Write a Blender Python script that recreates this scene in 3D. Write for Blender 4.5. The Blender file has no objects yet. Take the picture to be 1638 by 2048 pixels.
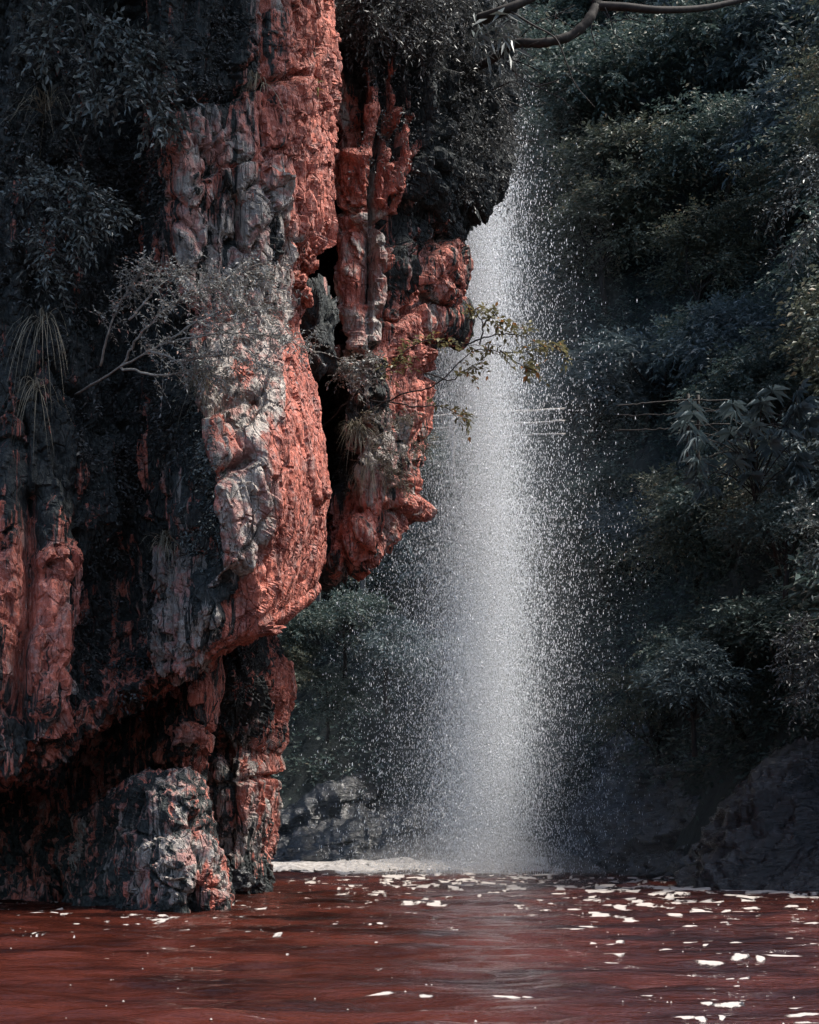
import bpy, math
import numpy as np
from mathutils import Vector

# ------------------------------------------------------------------ camera, sky, sun, exposure
scene = bpy.context.scene
COL = scene.collection
F, HX, HY = 3600.0, 819.0, 1654.0          # focal length and principal column / horizon row, in photograph pixels
CAMH = 1.0
cam_d = bpy.data.cameras.new('camera'); cam = bpy.data.objects.new('camera', cam_d); COL.objects.link(cam)
cam.location = (0, 0, CAMH); cam.rotation_euler = (math.radians(90), 0, 0)
cam_d.sensor_fit = 'VERTICAL'; cam_d.sensor_height = 36.0; cam_d.lens = 36.0*F/2048.0
cam_d.shift_y = (HY-1024.0)/2048.0
cam_d.clip_start = 0.1; cam_d.clip_end = 1000
scene.camera = cam

SUN_EL, SUN_PHI = math.radians(60), math.radians(3)     # sun stands high to the right
sun_from = Vector((math.cos(SUN_EL)*math.cos(SUN_PHI), -math.cos(SUN_EL)*math.sin(SUN_PHI), math.sin(SUN_EL)))
world = bpy.data.worlds.new('World'); scene.world = world; world.use_nodes = True
wn = world.node_tree.nodes; wl = world.node_tree.links
sky = wn.new('ShaderNodeTexSky'); sky.sky_type = 'NISHITA'; sky.sun_disc = False; sky.ozone_density = 1.0; sky.dust_density = 2.5
sky.sun_elevation = SUN_EL; sky.sun_rotation = math.atan2(sun_from.x, sun_from.y)
wl.new(sky.outputs[0], wn['Background'].inputs[0]); wn['Background'].inputs[1].default_value = 0.05
sun_d = bpy.data.lights.new('sun', 'SUN'); sun_d.energy = 1.5; sun_d.angle = math.radians(12); sun_d.color = (1.0, 0.94, 0.86)
sun = bpy.data.objects.new('sun', sun_d); COL.objects.link(sun)
sun.rotation_euler = sun_from.to_track_quat('Z', 'Y').to_euler()
scene.view_settings.view_transform = 'Standard'; scene.view_settings.look = 'None'
scene.view_settings.exposure = 2.6; scene.view_settings.gamma = 1.0
scene.view_settings.use_curve_mapping = False
scene.render.engine = 'CYCLES'
scene.cycles.use_denoising = True
scene.cycles.max_bounces = 5; scene.cycles.diffuse_bounces = 2; scene.cycles.glossy_bounces = 2
scene.cycles.transmission_bounces = 2; scene.cycles.volume_bounces = 1; scene.cycles.transparent_max_bounces = 24
scene.cycles.use_adaptive_sampling = True; scene.cycles.adaptive_threshold = 0.02
scene.cycles.sample_clamp_indirect = 4

# ------------------------------------------------------------------ helpers
def P(px, py, d):
    """the point of the place seen at a photograph pixel, d metres down the gorge"""
    return np.array([(px-HX)/F*d, d, CAMH+(HY-py)/F*d])
def Pv(px, py, d):
    px, py, d = np.broadcast_arrays(np.asarray(px, float), np.asarray(py, float), np.asarray(d, float))
    return np.stack([(px-HX)/F*d, d, CAMH+(HY-py)/F*d], -1)
def nrm(v): return v/np.maximum(np.linalg.norm(v, axis=-1, keepdims=True), 1e-9)
def sstep(a, b, x):
    t = np.clip((x-a)/(b-a), 0, 1); return t*t*(3-2*t)

def _h(ix, iy, iz, s):
    with np.errstate(over='ignore'):
        h = (ix.astype(np.uint32)*np.uint32(0x8da6b343)) ^ (iy.astype(np.uint32)*np.uint32(0xd8163841)) ^ (iz.astype(np.uint32)*np.uint32(0xcb1ab31f)) ^ np.uint32((s*0x9E3779B1) & 0xffffffff)
        h ^= h >> np.uint32(15); h *= np.uint32(0x2c1b3c6d); h ^= h >> np.uint32(12); h *= np.uint32(0x297a2d39); h ^= h >> np.uint32(15)
    return h.astype(np.float32)*np.float32(1/4294967296.0)
def vn(p, s=0):
    """value noise, -1..1"""
    p = np.asarray(p, np.float32); i = np.floor(p).astype(np.int64); f = p-i; f = f*f*f*(f*(f*6-15)+10)
    x, y, z = i[..., 0], i[..., 1], i[..., 2]; fx, fy, fz = f[..., 0], f[..., 1], f[..., 2]
    def L(a, b, t): return a+(b-a)*t
    r = L(L(L(_h(x,y,z,s), _h(x+1,y,z,s), fx), L(_h(x,y+1,z,s), _h(x+1,y+1,z,s), fx), fy),
          L(L(_h(x,y,z+1,s), _h(x+1,y,z+1,s), fx), L(_h(x,y+1,z+1,s), _h(x+1,y+1,z+1,s), fx), fy), fz)
    return r*2-1
def fbm(p, o=4, s=0, g=0.5, ridge=False):
    p = np.asarray(p, np.float32); a = 1.0; t = 0; n = 0
    for k in range(o):
        v = vn(p*(2.03**k)+k*17.3, s+k)
        if ridge: v = 1-2*np.abs(v)
        t = t+a*v; n += a; a *= g
    return t/n
def voro(p, s=0, jit=0.9):
    """F1, F2, a random value of the nearest cell, and a random tilted plane over that cell (-1..1)"""
    p = np.asarray(p, np.float32); i = np.floor(p).astype(np.int32)
    f1 = np.full(p.shape[:-1], 9, np.float32); f2 = f1.copy(); best = np.zeros(p.shape, np.float32); cell = i.copy()
    for dx in (-1, 0, 1):
        for dy in (-1, 0, 1):
            for dz in (-1, 0, 1):
                cx, cy, cz = i[..., 0]+dx, i[..., 1]+dy, i[..., 2]+dz
                ox = cx+0.5+jit*(_h(cx, cy, cz, s)-0.5)-p[..., 0]; oy = cy+0.5+jit*(_h(cx, cy, cz, s+1)-0.5)-p[..., 1]; oz = cz+0.5+jit*(_h(cx, cy, cz, s+2)-0.5)-p[..., 2]
                q = ox*ox+oy*oy+oz*oz; near = q < f1
                f2 = np.where(near, f1, np.minimum(f2, q)); f1 = np.where(near, q, f1)
                best[near] = np.stack([ox, oy, oz], -1)[near]; cell[near] = np.stack([cx, cy, cz], -1)[near]
    c = [cell[..., k] for k in range(3)]; idv = _h(*c, s+3)
    tilt = sum((_h(*c, s+4+k)-0.5)*best[..., k] for k in range(3))*2.6
    return np.sqrt(f1), np.sqrt(f2), idv, tilt

def mesh_from(name, V, Fc, mat=None, attr=None, smooth=True):
    """one mesh from arrays; Fc is (n,3) or (n,4)"""
    V = np.ascontiguousarray(V, np.float32); Fc = np.ascontiguousarray(Fc, np.int32); k = Fc.shape[1]
    me = bpy.data.meshes.new(name)
    me.vertices.add(len(V)); me.vertices.foreach_set('co', V.ravel())
    me.loops.add(Fc.size); me.loops.foreach_set('vertex_index', Fc.ravel())
    me.polygons.add(len(Fc)); me.polygons.foreach_set('loop_start', np.arange(0, Fc.size, k, dtype=np.int32))
    me.polygons.foreach_set('use_smooth', np.full(len(Fc), smooth))
    me.update(calc_edges=True)
    if attr is not None:
        for nme, A in attr.items():
            at = me.attributes.new(nme, 'FLOAT_COLOR', 'POINT')
            C4 = np.ones((len(V), 4), np.float32); C4[:, :A.shape[1]] = A; at.data.foreach_set('color', C4.ravel())
    if mat: me.materials.append(mat)
    return me
def link(name, me, parent=None, loc=None):
    o = bpy.data.objects.new(name, me); COL.objects.link(o)
    if parent is not None: o.parent = parent
    if loc is not None: o.location = loc
    return o
def tag(o, label, cat, group=None):
    o['label'] = label; o['category'] = cat
    if group: o['group'] = group
    return o
def empty(name, loc=(0, 0, 0)):
    o = bpy.data.objects.new(name, None); COL.objects.link(o); o.location = Vector(loc); o.empty_display_size = 0.2
    return o
def part(name, V, Fc, mat, parent, attr=None, smooth=True):
    """a mesh given in world space that becomes a child of a thing standing unrotated at parent.location"""
    V = np.asarray(V)-np.array(parent.location)
    return link(name, mesh_from(name, V, Fc, mat, attr, smooth), parent)
def rootpart(thing_loc, V): return np.asarray(V)-np.asarray(thing_loc)

def grid_faces(nr, nc):
    i = np.arange(nr*nc).reshape(nr, nc)
    return np.stack([i[:-1, :-1], i[1:, :-1], i[1:, 1:], i[:-1, 1:]], -1).reshape(-1, 4)
def catmull(A, axis, n_per):
    """resample A along axis through its control points; n_per samples for each span"""
    A = np.moveaxis(A, axis, 0); n = len(A); out = []
    d = A[1:]-A[:-1]
    T = np.zeros_like(A); T[1:-1] = 0.5*(d[1:]+d[:-1])*0.9; T[0] = d[0]; T[-1] = d[-1]
    for k in range(n-1):
        t = (np.arange(n_per[k])/n_per[k]).reshape((-1,)+(1,)*(A.ndim-1))
        h00 = 2*t**3-3*t**2+1; h10 = t**3-2*t**2+t; h01 = -2*t**3+3*t**2; h11 = t**3-t**2
        out.append(h00*A[k]+h10*T[k]+h01*A[k+1]+h11*T[k+1])
    out.append(A[-1:]); return np.moveaxis(np.concatenate(out, 0), 0, axis)
def loft(net, res):
    """net[row][col] = (px, py, d) -> dense grid of world points, and the (px,py) each point starts from"""
    N = np.array(net, float); W = np.concatenate([Pv(N[..., 0], N[..., 1], N[..., 2]), N[..., :2]], -1)
    lr = np.linalg.norm(W[1:, :, :3]-W[:-1, :, :3], axis=-1); lc = np.linalg.norm(W[:, 1:, :3]-W[:, :-1, :3], axis=-1)
    nr = np.clip(np.ceil(np.percentile(lr, 60, axis=1)/res), 3, 400).astype(int); nc = np.clip(np.ceil(np.percentile(lc, 60, axis=0)/res), 3, 400).astype(int)
    my = N[..., 1].mean(1); mx = N[..., 0].mean(0)                    # coarser where the photograph does not look
    for k in range(len(nr)):
        if max(my[k], my[k+1]) < 20: nr[k] = max(3, nr[k]//6)
        elif min(my[k], my[k+1]) > 1840: nr[k] = max(3, nr[k]//4)
    for k in range(len(nc)):
        if max(mx[k], mx[k+1]) < 20 or min(mx[k], mx[k+1]) > 1650: nc[k] = max(3, nc[k]//6)
        if k >= len(nc)-1: nc[k] = max(3, nc[k]//5)
    G = catmull(catmull(W, 0, nr), 1, nc)
    return G[..., :3], G[..., 3:]
def gnormal(G, toward=(0, 0, 3.0)):
    du = np.gradient(G, axis=1); dv = np.gradient(G, axis=0); n = nrm(np.cross(dv, du))
    flip = np.sum(n*(np.array(toward)-G), -1).mean()
    return n if flip > 0 else -n
def seg_dist(q, poly):
    """distance of 2-D points q to a polyline"""
    best = np.full(q.shape[:-1], 1e9)
    for a, b in zip(poly[:-1], poly[1:]):
        a = np.array(a, float); b = np.array(b, float); ab = b-a
        t = np.clip(((q-a)@ab)/max(ab@ab, 1e-9), 0, 1); best = np.minimum(best, np.linalg.norm(q-(a+t[..., None]*ab), axis=-1))
    return best
def blob(q, cx, cy, rx, ry, soft=0.5):
    r = np.sqrt(((q[..., 0]-cx)/rx)**2+((q[..., 1]-cy)/ry)**2); return 1-sstep(1-soft, 1+soft, r)

def tube(pts, rad, n=6, cap=True):
    pts = np.asarray(pts, float); m = len(pts); rad = np.broadcast_to(np.asarray(rad, float), (m,))
    T = nrm(np.gradient(pts, axis=0)); up = np.array([0.3, 0.2, 1.0]); A = nrm(np.cross(T, up)); B = np.cross(T, A)
    a = np.arange(n)*2*math.pi/n
    V = pts[:, None]+rad[:, None, None]*(np.cos(a)[None, :, None]*A[:, None]+np.sin(a)[None, :, None]*B[:, None])
    V = V.reshape(-1, 3); i = np.arange(m*n).reshape(m, n); j = np.roll(i, -1, 1)
    Fc = np.stack([i[:-1], j[:-1], j[1:], i[1:]], -1).reshape(-1, 4)
    if cap:
        V = np.concatenate([V, pts[:1], pts[-1:]]); c0, c1 = m*n, m*n+1
        e0 = np.stack([np.full(n, c0), j[0], i[0], np.full(n, c0)], -1); e1 = np.stack([np.full(n, c1), i[-1], j[-1], np.full(n, c1)], -1)
        tri = np.concatenate([e0, e1])[:, :3]
        Fq = np.concatenate([Fc[:, [0, 1, 2]], Fc[:, [0, 2, 3]], tri]); return V, Fq
    return V, np.concatenate([Fc[:, [0, 1, 2]], Fc[:, [0, 2, 3]]])
def smooth_line(pts, n=8):
    pts = np.asarray(pts, float)
    if len(pts) < 3: return pts[0]+(pts[-1]-pts[0])*np.linspace(0, 1, n)[:, None]
    return catmull(pts, 0, [n]*(len(pts)-1))
def merge(parts):
    Vs, Fs, o = [], [], 0
    for V, Fc in parts: Vs.append(V); Fs.append(np.asarray(Fc)+o); o += len(V)
    return np.concatenate(Vs), np.concatenate(Fs)
def wobble(rng, pts, amp):
    pts = np.array(pts, float); pts[1:-1] += rng.normal(0, amp, pts[1:-1].shape); return pts

UP = np.array([0, 0, 1.0])
def sprays(rng, O, D, L, k, ll, lw, droop=0.25, flat=0.6, spread=0.9, stems=0.0):
    """twigs starting at O along D, each with k leaves set left and right; every leaf is a folded blade of two triangles"""
    O = np.asarray(O, float); D = nrm(np.asarray(D, float)); T = len(O); L = np.broadcast_to(np.asarray(L, float), (T,))
    t = np.linspace(0.12, 1, k)[None, :]; t = np.clip(t+rng.normal(0, 0.03, (T, k)), 0, 1.05)
    B = O[:, None]+D[:, None]*(L[:, None]*t)[..., None]; B[..., 2] -= droop*L[:, None]*t**2
    S = nrm(np.cross(D, UP+rng.normal(0, 0.35, (T, 3))))
    sg = np.where(np.arange(k) % 2 == 0, 1, -1)[None, :, None]
    endl = np.where(np.arange(k) == k-1, 0.15, 1.0)[None, :, None]
    ld = nrm(D[:, None]*0.65+S[:, None]*sg*spread*endl-UP*0.18+rng.normal(0, 0.28, (T, k, 3)))
    N = nrm(UP*flat+rng.normal(0, 0.45, (T, k, 3))+D[:, None]*0.2); Wd = nrm(np.cross(ld, N)); N = np.cross(Wd, ld)
    sc = rng.uniform(0.65, 1.2, (T, k, 1)); l = ll*sc; w = lw*sc
    mid = B+ld*l*0.45
    V = np.stack([B, mid-Wd*w*0.5+N*w*0.18, B+ld*l-UP*l*0.12, mid+Wd*w*0.5+N*w*0.18], 2).reshape(-1, 3)
    n = T*k; b = np.arange(n)*4
    Fc = np.concatenate([np.stack([b, b+1, b+2], -1), np.stack([b, b+2, b+3], -1)])
    if stems > 0:
        ts = np.array([0, 0.35, 0.7, 1.0])[None, :]
        C = O[:, None]+D[:, None]*(L[:, None]*ts)[..., None]; C[..., 2] -= droop*L[:, None]*ts**2
        r = stems*np.array([1, 0.85, 0.65, 0.4])[None, :, None, None]; up2 = nrm(np.cross(S, D))
        ang = np.array([0, 2.094, 4.189]); ring = np.cos(ang)[None, None, :, None]*S[:, None, None]+np.sin(ang)[None, None, :, None]*up2[:, None, None]
        R = (C[:, :, None]+ring*r).reshape(-1, 3); i = np.arange(T*12).reshape(T, 4, 3); j = np.roll(i, -1, 2)
        q = np.stack([i[:, :-1], j[:, :-1], j[:, 1:], i[:, 1:]], -1).reshape(-1, 4)
        return (V, Fc), (R, np.concatenate([q[:, [0, 1, 2]], q[:, [0, 2, 3]]]))
    return V, Fc
def sphere_dirs(rng, n, up=0.0):
    v = rng.normal(0, 1, (n, 3)); v[:, 2] += up; return nrm(v)

# ------------------------------------------------------------------ materials
def new_mat(name):
    m = bpy.data.materials.new(name); m.use_nodes = True; nt = m.node_tree
    return m, nt, nt.nodes, nt.links, nt.nodes['Principled BSDF']
class NT:
    def __init__(s, nt): s.nt = nt; s.n = nt.nodes; s.l = nt.links
    def put(s, sock, v):
        if hasattr(v, 'is_output') or isinstance(v, bpy.types.NodeSocket): s.l.new(v, sock)
        else: sock.default_value = v
    def pos(s): return s.n.new('ShaderNodeNewGeometry').outputs['Position']
    def mapping(s, v, scale=(1, 1, 1), loc=(0, 0, 0), rot=(0, 0, 0)):
        m = s.n.new('ShaderNodeMapping'); s.l.new(v, m.inputs[0]); m.inputs['Scale'].default_value = scale; m.inputs['Location'].default_value = loc; m.inputs['Rotation'].default_value = rot; return m.outputs[0]
    def noise(s, v, scale, detail=4, rough=0.55, dist=0.0):
        n = s.n.new('ShaderNodeTexNoise'); s.l.new(v, n.inputs['Vector']); n.inputs['Scale'].default_value = scale; n.inputs['Detail'].default_value = detail; n.inputs['Roughness'].default_value = rough; n.inputs['Distortion'].default_value = dist; return n.outputs['Fac']
    def vor(s, v, scale, feature='F1', out='Distance'):
        n = s.n.new('ShaderNodeTexVoronoi'); n.feature = feature; s.l.new(v, n.inputs['Vector']); n.inputs['Scale'].default_value = scale; return n.outputs[out]
    def ramp(s, v, lo, hi, a=0.0, b=1.0):
        m = s.n.new('ShaderNodeMapRange'); m.interpolation_type = 'SMOOTHSTEP'; s.put(m.inputs[0], v); m.inputs[1].default_value = lo; m.inputs[2].default_value = hi; m.inputs[3].default_value = a; m.inputs[4].default_value = b; return m.outputs[0]
    def math(s, op, a, b=0.0):
        m = s.n.new('ShaderNodeMath'); m.operation = op; s.put(m.inputs[0], a); s.put(m.inputs[1], b); return m.outputs[0]
    def mix(s, f, a, b):
        m = s.n.new('ShaderNodeMix'); m.data_type = 'RGBA'; s.put(m.inputs[0], f)
        for k, v in ((6, a), (7, b)):
            if isinstance(v, tuple): m.inputs[k].default_value = v+(1,) if len(v) == 3 else v
            else: s.l.new(v, m.inputs[k])
        return m.outputs[2]
    def bump(s, h, strength, dist, normal=None):
        b = s.n.new('ShaderNodeBump'); b.inputs['Strength'].default_value = strength; b.inputs['Distance'].default_value = dist; s.l.new(h, b.inputs['Height'])
        if normal is not None: s.l.new(normal, b.inputs['Normal'])
        return b.outputs[0]
    def attr(s, name):
        a = s.n.new('ShaderNodeAttribute'); a.attribute_name = name; sp = s.n.new('ShaderNodeSeparateColor'); s.l.new(a.outputs['Color'], sp.inputs[0]); return sp.outputs

def rock_material():
    m, nt, n, l, b = new_mat('red_rock'); t = NT(nt); p = t.pos(); A = t.attr('mask')
    st = t.mapping(p, (1, 1, 0.35)); st2 = t.mapping(p, (1, 1, 0.14))
    n1 = t.noise(st, 2.4, 5, 0.68, 0.3); n2 = t.noise(st2, 7, 4, 0.62); n3 = t.noise(p, 15, 4, 0.68); n4 = t.noise(t.mapping(p, (1, 1, 0.1)), 5.5, 6, 0.7, 0.5); n5 = t.noise(p, 3.2, 5, 0.7, 0.5)
    red = t.mix(t.ramp(n2, 0.3, 0.7), (0.21, 0.058, 0.043), (0.56, 0.17, 0.115)); red = t.mix(t.ramp(n3, 0.46, 0.72, 0, 0.8), red, (0.56, 0.29, 0.245)); red = t.mix(t.ramp(n5, 0.52, 0.66, 0, 0.7), red, (0.36, 0.235, 0.21))
    grey = t.mix(t.ramp(n4, 0.34, 0.66), (0.16, 0.15, 0.14), (0.50, 0.445, 0.395)); grey = t.mix(t.ramp(n5, 0.48, 0.6, 0, 0.75), grey, (0.36, 0.165, 0.14))
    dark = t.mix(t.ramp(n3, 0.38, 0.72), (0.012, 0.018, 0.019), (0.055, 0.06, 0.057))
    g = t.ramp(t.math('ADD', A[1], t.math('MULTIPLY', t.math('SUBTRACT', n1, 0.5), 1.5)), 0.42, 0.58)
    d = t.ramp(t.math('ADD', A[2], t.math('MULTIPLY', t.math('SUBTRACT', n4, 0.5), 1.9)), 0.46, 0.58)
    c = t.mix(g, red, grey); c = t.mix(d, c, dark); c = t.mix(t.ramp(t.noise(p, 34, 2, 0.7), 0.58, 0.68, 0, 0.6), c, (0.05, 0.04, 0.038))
    l.new(c, b.inputs['Base Color']); b.inputs['Roughness'].default_value = 0.75; b.inputs['Specular IOR Level'].default_value = 0.3
    h = t.math('ADD', t.noise(st, 9, 6, 0.72), t.math('MULTIPLY', t.ramp(t.vor(t.mapping(p, (1, 1, 0.3)), 7, 'DISTANCE_TO_EDGE'), 0.0, 0.06), 0.35)); h = t.math('ADD', h, t.math('MULTIPLY', t.vor(t.mapping(p, (1, 1, 0.6)), 16), 0.35))
    l.new(t.bump(h, 1.0, 0.11), b.inputs['Normal'])
    return m
def wet_rock_material():
    m, nt, n, l, b = new_mat('wet_rock'); t = NT(nt); p = t.pos()
    tilt = t.mapping(p, (0.5, 0.5, 2.2), rot=(0, math.radians(22), 0))
    n1 = t.noise(tilt, 3.0, 6, 0.65); n2 = t.noise(p, 11, 5, 0.65)
    c = t.mix(t.ramp(n2, 0.35, 0.7), (0.004, 0.0055, 0.007), (0.016, 0.018, 0.021))
    l.new(c, b.inputs['Base Color']); l.new(t.ramp(n1, 0.35, 0.65, 0.13, 0.34), b.inputs['Roughness']); b.inputs['Specular IOR Level'].default_value = 0.7
    l.new(t.bump(t.math('ADD', n1, t.math('MULTIPLY', n2, 0.35)), 1.0, 0.14), b.inputs['Normal'])
    return m
def leaf_material(name, c1, c2, c3=None, rough=0.52, trans=0.25, spec=0.3):
    m, nt, n, l, b = new_mat(name); t = NT(nt)
    geo = n.new('ShaderNodeNewGeometry'); r = geo.outputs['Random Per Island']
    c = t.mix(r, c1, c2)
    if c3: c = t.mix(t.ramp(r, 0.86, 0.97), c, c3)
    cl = t.noise(t.pos(), 1.4, 3); c = t.mix(t.ramp(cl, 0.35, 0.7, 0.0, 0.45), c, tuple(0.45*x for x in c1))
    l.new(c, b.inputs['Base Color']); b.inputs['Roughness'].default_value = rough; b.inputs['Specular IOR Level'].default_value = spec
    tr = n.new('ShaderNodeBsdfTranslucent'); l.new(c, tr.inputs[0]); mx = n.new('ShaderNodeMixShader'); mx.inputs[0].default_value = trans
    l.new(b.outputs[0], mx.inputs[1]); l.new(tr.outputs[0], mx.inputs[2]); l.new(mx.outputs[0], n['Material Output'].inputs[0])
    return m
def plain_material(name, c1, c2, scale=6, rough=0.8, bump=0.4, bd=0.02, stretch=(1, 1, 1), spec=0.3):
    m, nt, n, l, b = new_mat(name); t = NT(nt); p = t.mapping(t.pos(), stretch); f = t.noise(p, scale, 6, 0.6)
    l.new(t.mix(t.ramp(f, 0.3, 0.7), c1, c2), b.inputs['Base Color']); b.inputs['Roughness'].default_value = rough; b.inputs['Specular IOR Level'].default_value = spec
    l.new(t.bump(f, bump, bd), b.inputs['Normal']); return m
def water_material():
    m, nt, n, l, b = new_mat('muddy_water'); t = NT(nt); p = t.pos(); A = t.attr('foam')
    f = t.noise(t.mapping(p, (0.5, 0.9, 1)), 1.1, 4); c = t.mix(t.ramp(f, 0.3, 0.7), (0.009, 0.0026, 0.0018), (0.054, 0.0128, 0.008))
    fo = t.ramp(t.math('ADD', A[0], t.math('MULTIPLY', t.math('SUBTRACT', t.noise(t.mapping(p, (1, 0.55, 1)), 9, 5, 0.75), 0.5), 1.2)), 0.48, 0.68)
    c = t.mix(fo, c, (0.33, 0.30, 0.275)); l.new(c, b.inputs['Base Color']); l.new(t.ramp(fo, 0.0, 1.0, 0.03, 0.8), b.inputs['Roughness']); b.inputs['IOR'].default_value = 1.333
    h = t.math('ADD', t.noise(t.mapping(p, (0.25, 1.2, 1)), 5, 5, 0.65), t.math('MULTIPLY', fo, 0.3))
    l.new(t.bump(h, 1.0, 0.08), b.inputs['Normal']); return m
def drop_material():
    m, nt, n, l, b = new_mat('water_drop'); t = NT(nt)
    d = n.new('ShaderNodeBsdfDiffuse'); d.inputs[0].default_value = (0.86, 0.88, 0.92, 1); tr = n.new('ShaderNodeBsdfTranslucent'); tr.inputs[0].default_value = (0.86, 0.88, 0.92, 1)
    mx = n.new('ShaderNodeMixShader'); mx.inputs[0].default_value = 0.5; l.new(d.outputs[0], mx.inputs[1]); l.new(tr.outputs[0], mx.inputs[2]); l.new(mx.outputs[0], n['Material Output'].inputs[0])
    return m
def volume_material(name, color, density, aniso=0.2, shape=None):
    """mist; shape=(x, y, [(z, half width)...], [(amount, spread)...]) thins it out away from an upright axis"""
    m = bpy.data.materials.new(name); m.use_nodes = True; n = m.node_tree.nodes; n.remove(n['Principled BSDF']); t = NT(m.node_tree)
    v = n.new('ShaderNodeVolumePrincipled'); v.inputs['Color'].default_value = color+(1,); v.inputs['Density'].default_value = density; v.inputs['Anisotropy'].default_value = aniso
    if shape:
        sx = n.new('ShaderNodeSeparateXYZ'); t.l.new(t.pos(), sx.inputs[0]); dx = t.math('SUBTRACT', sx.outputs[0], shape[0]); dy = t.math('SUBTRACT', sx.outputs[1], shape[1])
        r2 = t.math('ADD', t.math('MULTIPLY', dx, dx), t.math('MULTIPLY', dy, dy)); (z0, w0), (z1, w1) = shape[2]
        mr = n.new('ShaderNodeMapRange'); t.l.new(sx.outputs[2], mr.inputs[0])
        for k, q in enumerate((z0, z1, w0, w1)): mr.inputs[k+1].default_value = q
        u2 = t.math('DIVIDE', r2, t.math('MULTIPLY', mr.outputs[0], mr.outputs[0])); tot = None
        for amt, spr in shape[3]:
            g = t.math('MULTIPLY', t.math('POWER', 2.718, t.math('MULTIPLY', u2, -1/(spr*spr))), amt); tot = g if tot is None else t.math('ADD', tot, g)
        t.l.new(tot, v.inputs['Density'])
    m.node_tree.links.new(v.outputs[0], n['Material Output'].inputs['Volume']); return m
M_ROCK = rock_material(); M_WET = wet_rock_material(); M_WATER = water_material(); M_DROP = drop_material()
M_FOAM = plain_material('river_foam', (0.15, 0.135, 0.12), (0.36, 0.335, 0.31), 14, 0.85, 0.5, 0.01)
M_SOIL = plain_material('forest_floor', (0.008, 0.012, 0.012), (0.024, 0.030, 0.028), 5, 0.9, 0.6, 0.1)
M_BARK = plain_material('bark', (0.009, 0.008, 0.008), (0.035, 0.031, 0.028), 14, 0.85, 0.6, 0.02, (1, 1, 0.3))
M_PALEBARK = plain_material('pale_bark', (0.11, 0.10, 0.09), (0.26, 0.24, 0.21), 18, 0.8, 0.5, 0.01)
M_RAIL = plain_material('weathered_wood', (0.20, 0.18, 0.16), (0.38, 0.35, 0.32), 12, 0.75, 0.4, 0.01)
M_CONC = plain_material('concrete', (0.03, 0.033, 0.036), (0.07, 0.072, 0.075), 5, 0.85, 0.3, 0.01)
M_DARKWOOD = plain_material('dark_wood', (0.010, 0.009, 0.008), (0.032, 0.028, 0.024), 12, 0.8, 0.4, 0.01)
L_FOREST = leaf_material('forest_leaf', (0.04, 0.066, 0.06), (0.09, 0.125, 0.11), (0.16, 0.155, 0.12))
L_FOREST2 = leaf_material('olive_forest_leaf', (0.06, 0.074, 0.056), (0.125, 0.14, 0.10), (0.17, 0.13, 0.08))
L_FOREST3 = leaf_material('blue_green_leaf', (0.042, 0.068, 0.076), (0.095, 0.13, 0.14))
L_PALE = leaf_material('pale_grey_leaf', (0.15, 0.155, 0.145), (0.36, 0.36, 0.34), (0.42, 0.24, 0.19), 0.5, 0.2)
L_GLOSS = leaf_material('glossy_leaf', (0.05, 0.066, 0.062), (0.13, 0.15, 0.142), None, 0.42, 0.15, 0.5)
L_DARK = leaf_material('dark_small_leaf', (0.03, 0.034, 0.034), (0.095, 0.10, 0.10), None, 0.45, 0.15)
L_OLIVE = leaf_material('olive_sapling_leaf', (0.095, 0.09, 0.042), (0.20, 0.185, 0.09), (0.36, 0.16, 0.05), 0.4, 0.4)
L_GRASS = leaf_material('dry_grass_blade', (0.10, 0.088, 0.062), (0.27, 0.24, 0.175), None, 0.6, 0.3, 0.3)

# ------------------------------------------------------------------ the setting: ground, water, hillside
def struct(name, me):
    o = link(name, me); o['kind'] = 'structure'; return o
gv = np.array([[-300, -300, -1.2], [300, -300, -1.2], [300, 300, -1.2], [-300, 300, -1.2]], float)
struct('ground', mesh_from('ground', gv, [[0, 1, 2, 3]], M_SOIL))

FALL = P(962, 1749, 37.9)[:2]                       # where the spray lands
def wave(x, y):
    q = np.stack([x*0.4, y*1.15, 0*x], -1)
    r = np.hypot(x-FALL[0], (y-FALL[1])*0.8); rough = 1+0.7*(1-sstep(3.0, 14.0, r))
    h = 0.03*fbm(q*0.9, 2, 3)+0.03*fbm(q*2.4+9, 2, 5)*rough+0.044*fbm(q*4.6+4, 2, 7)*rough
    surge = sstep(38.5, 43.5, y)*(1-sstep(4.0, 7.0, np.abs(x-0.2)))           # the white water under the fall
    h = h+surge*(0.09+0.22*np.maximum(0, fbm(np.stack([x*0.8, y*0.9, 0*x], -1), 3, 11)))
    return h
ys = [-60, -30, -10, 0, 5]; y = 8.0
while y < 48.5: ys.append(y); y += float(np.clip(y*y/3600*0.62, 0.026, 0.17))
ys = np.array(ys+[52, 60, 90]); u = np.concatenate([[-9, -5, -3, -2, -1.4], np.linspace(-1.15, 1.15, 360), [1.4, 2, 3, 5, 9]])
Yg = np.repeat(ys[:, None], len(u), 1); Xg = u[None, :]*(0.2275*np.maximum(Yg, 8)+0.4)
Zg = np.where((np.abs(u)[None, :] < 1.2) & (Yg > 6) & (Yg < 50), wave(Xg, Yg), 0)
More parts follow.
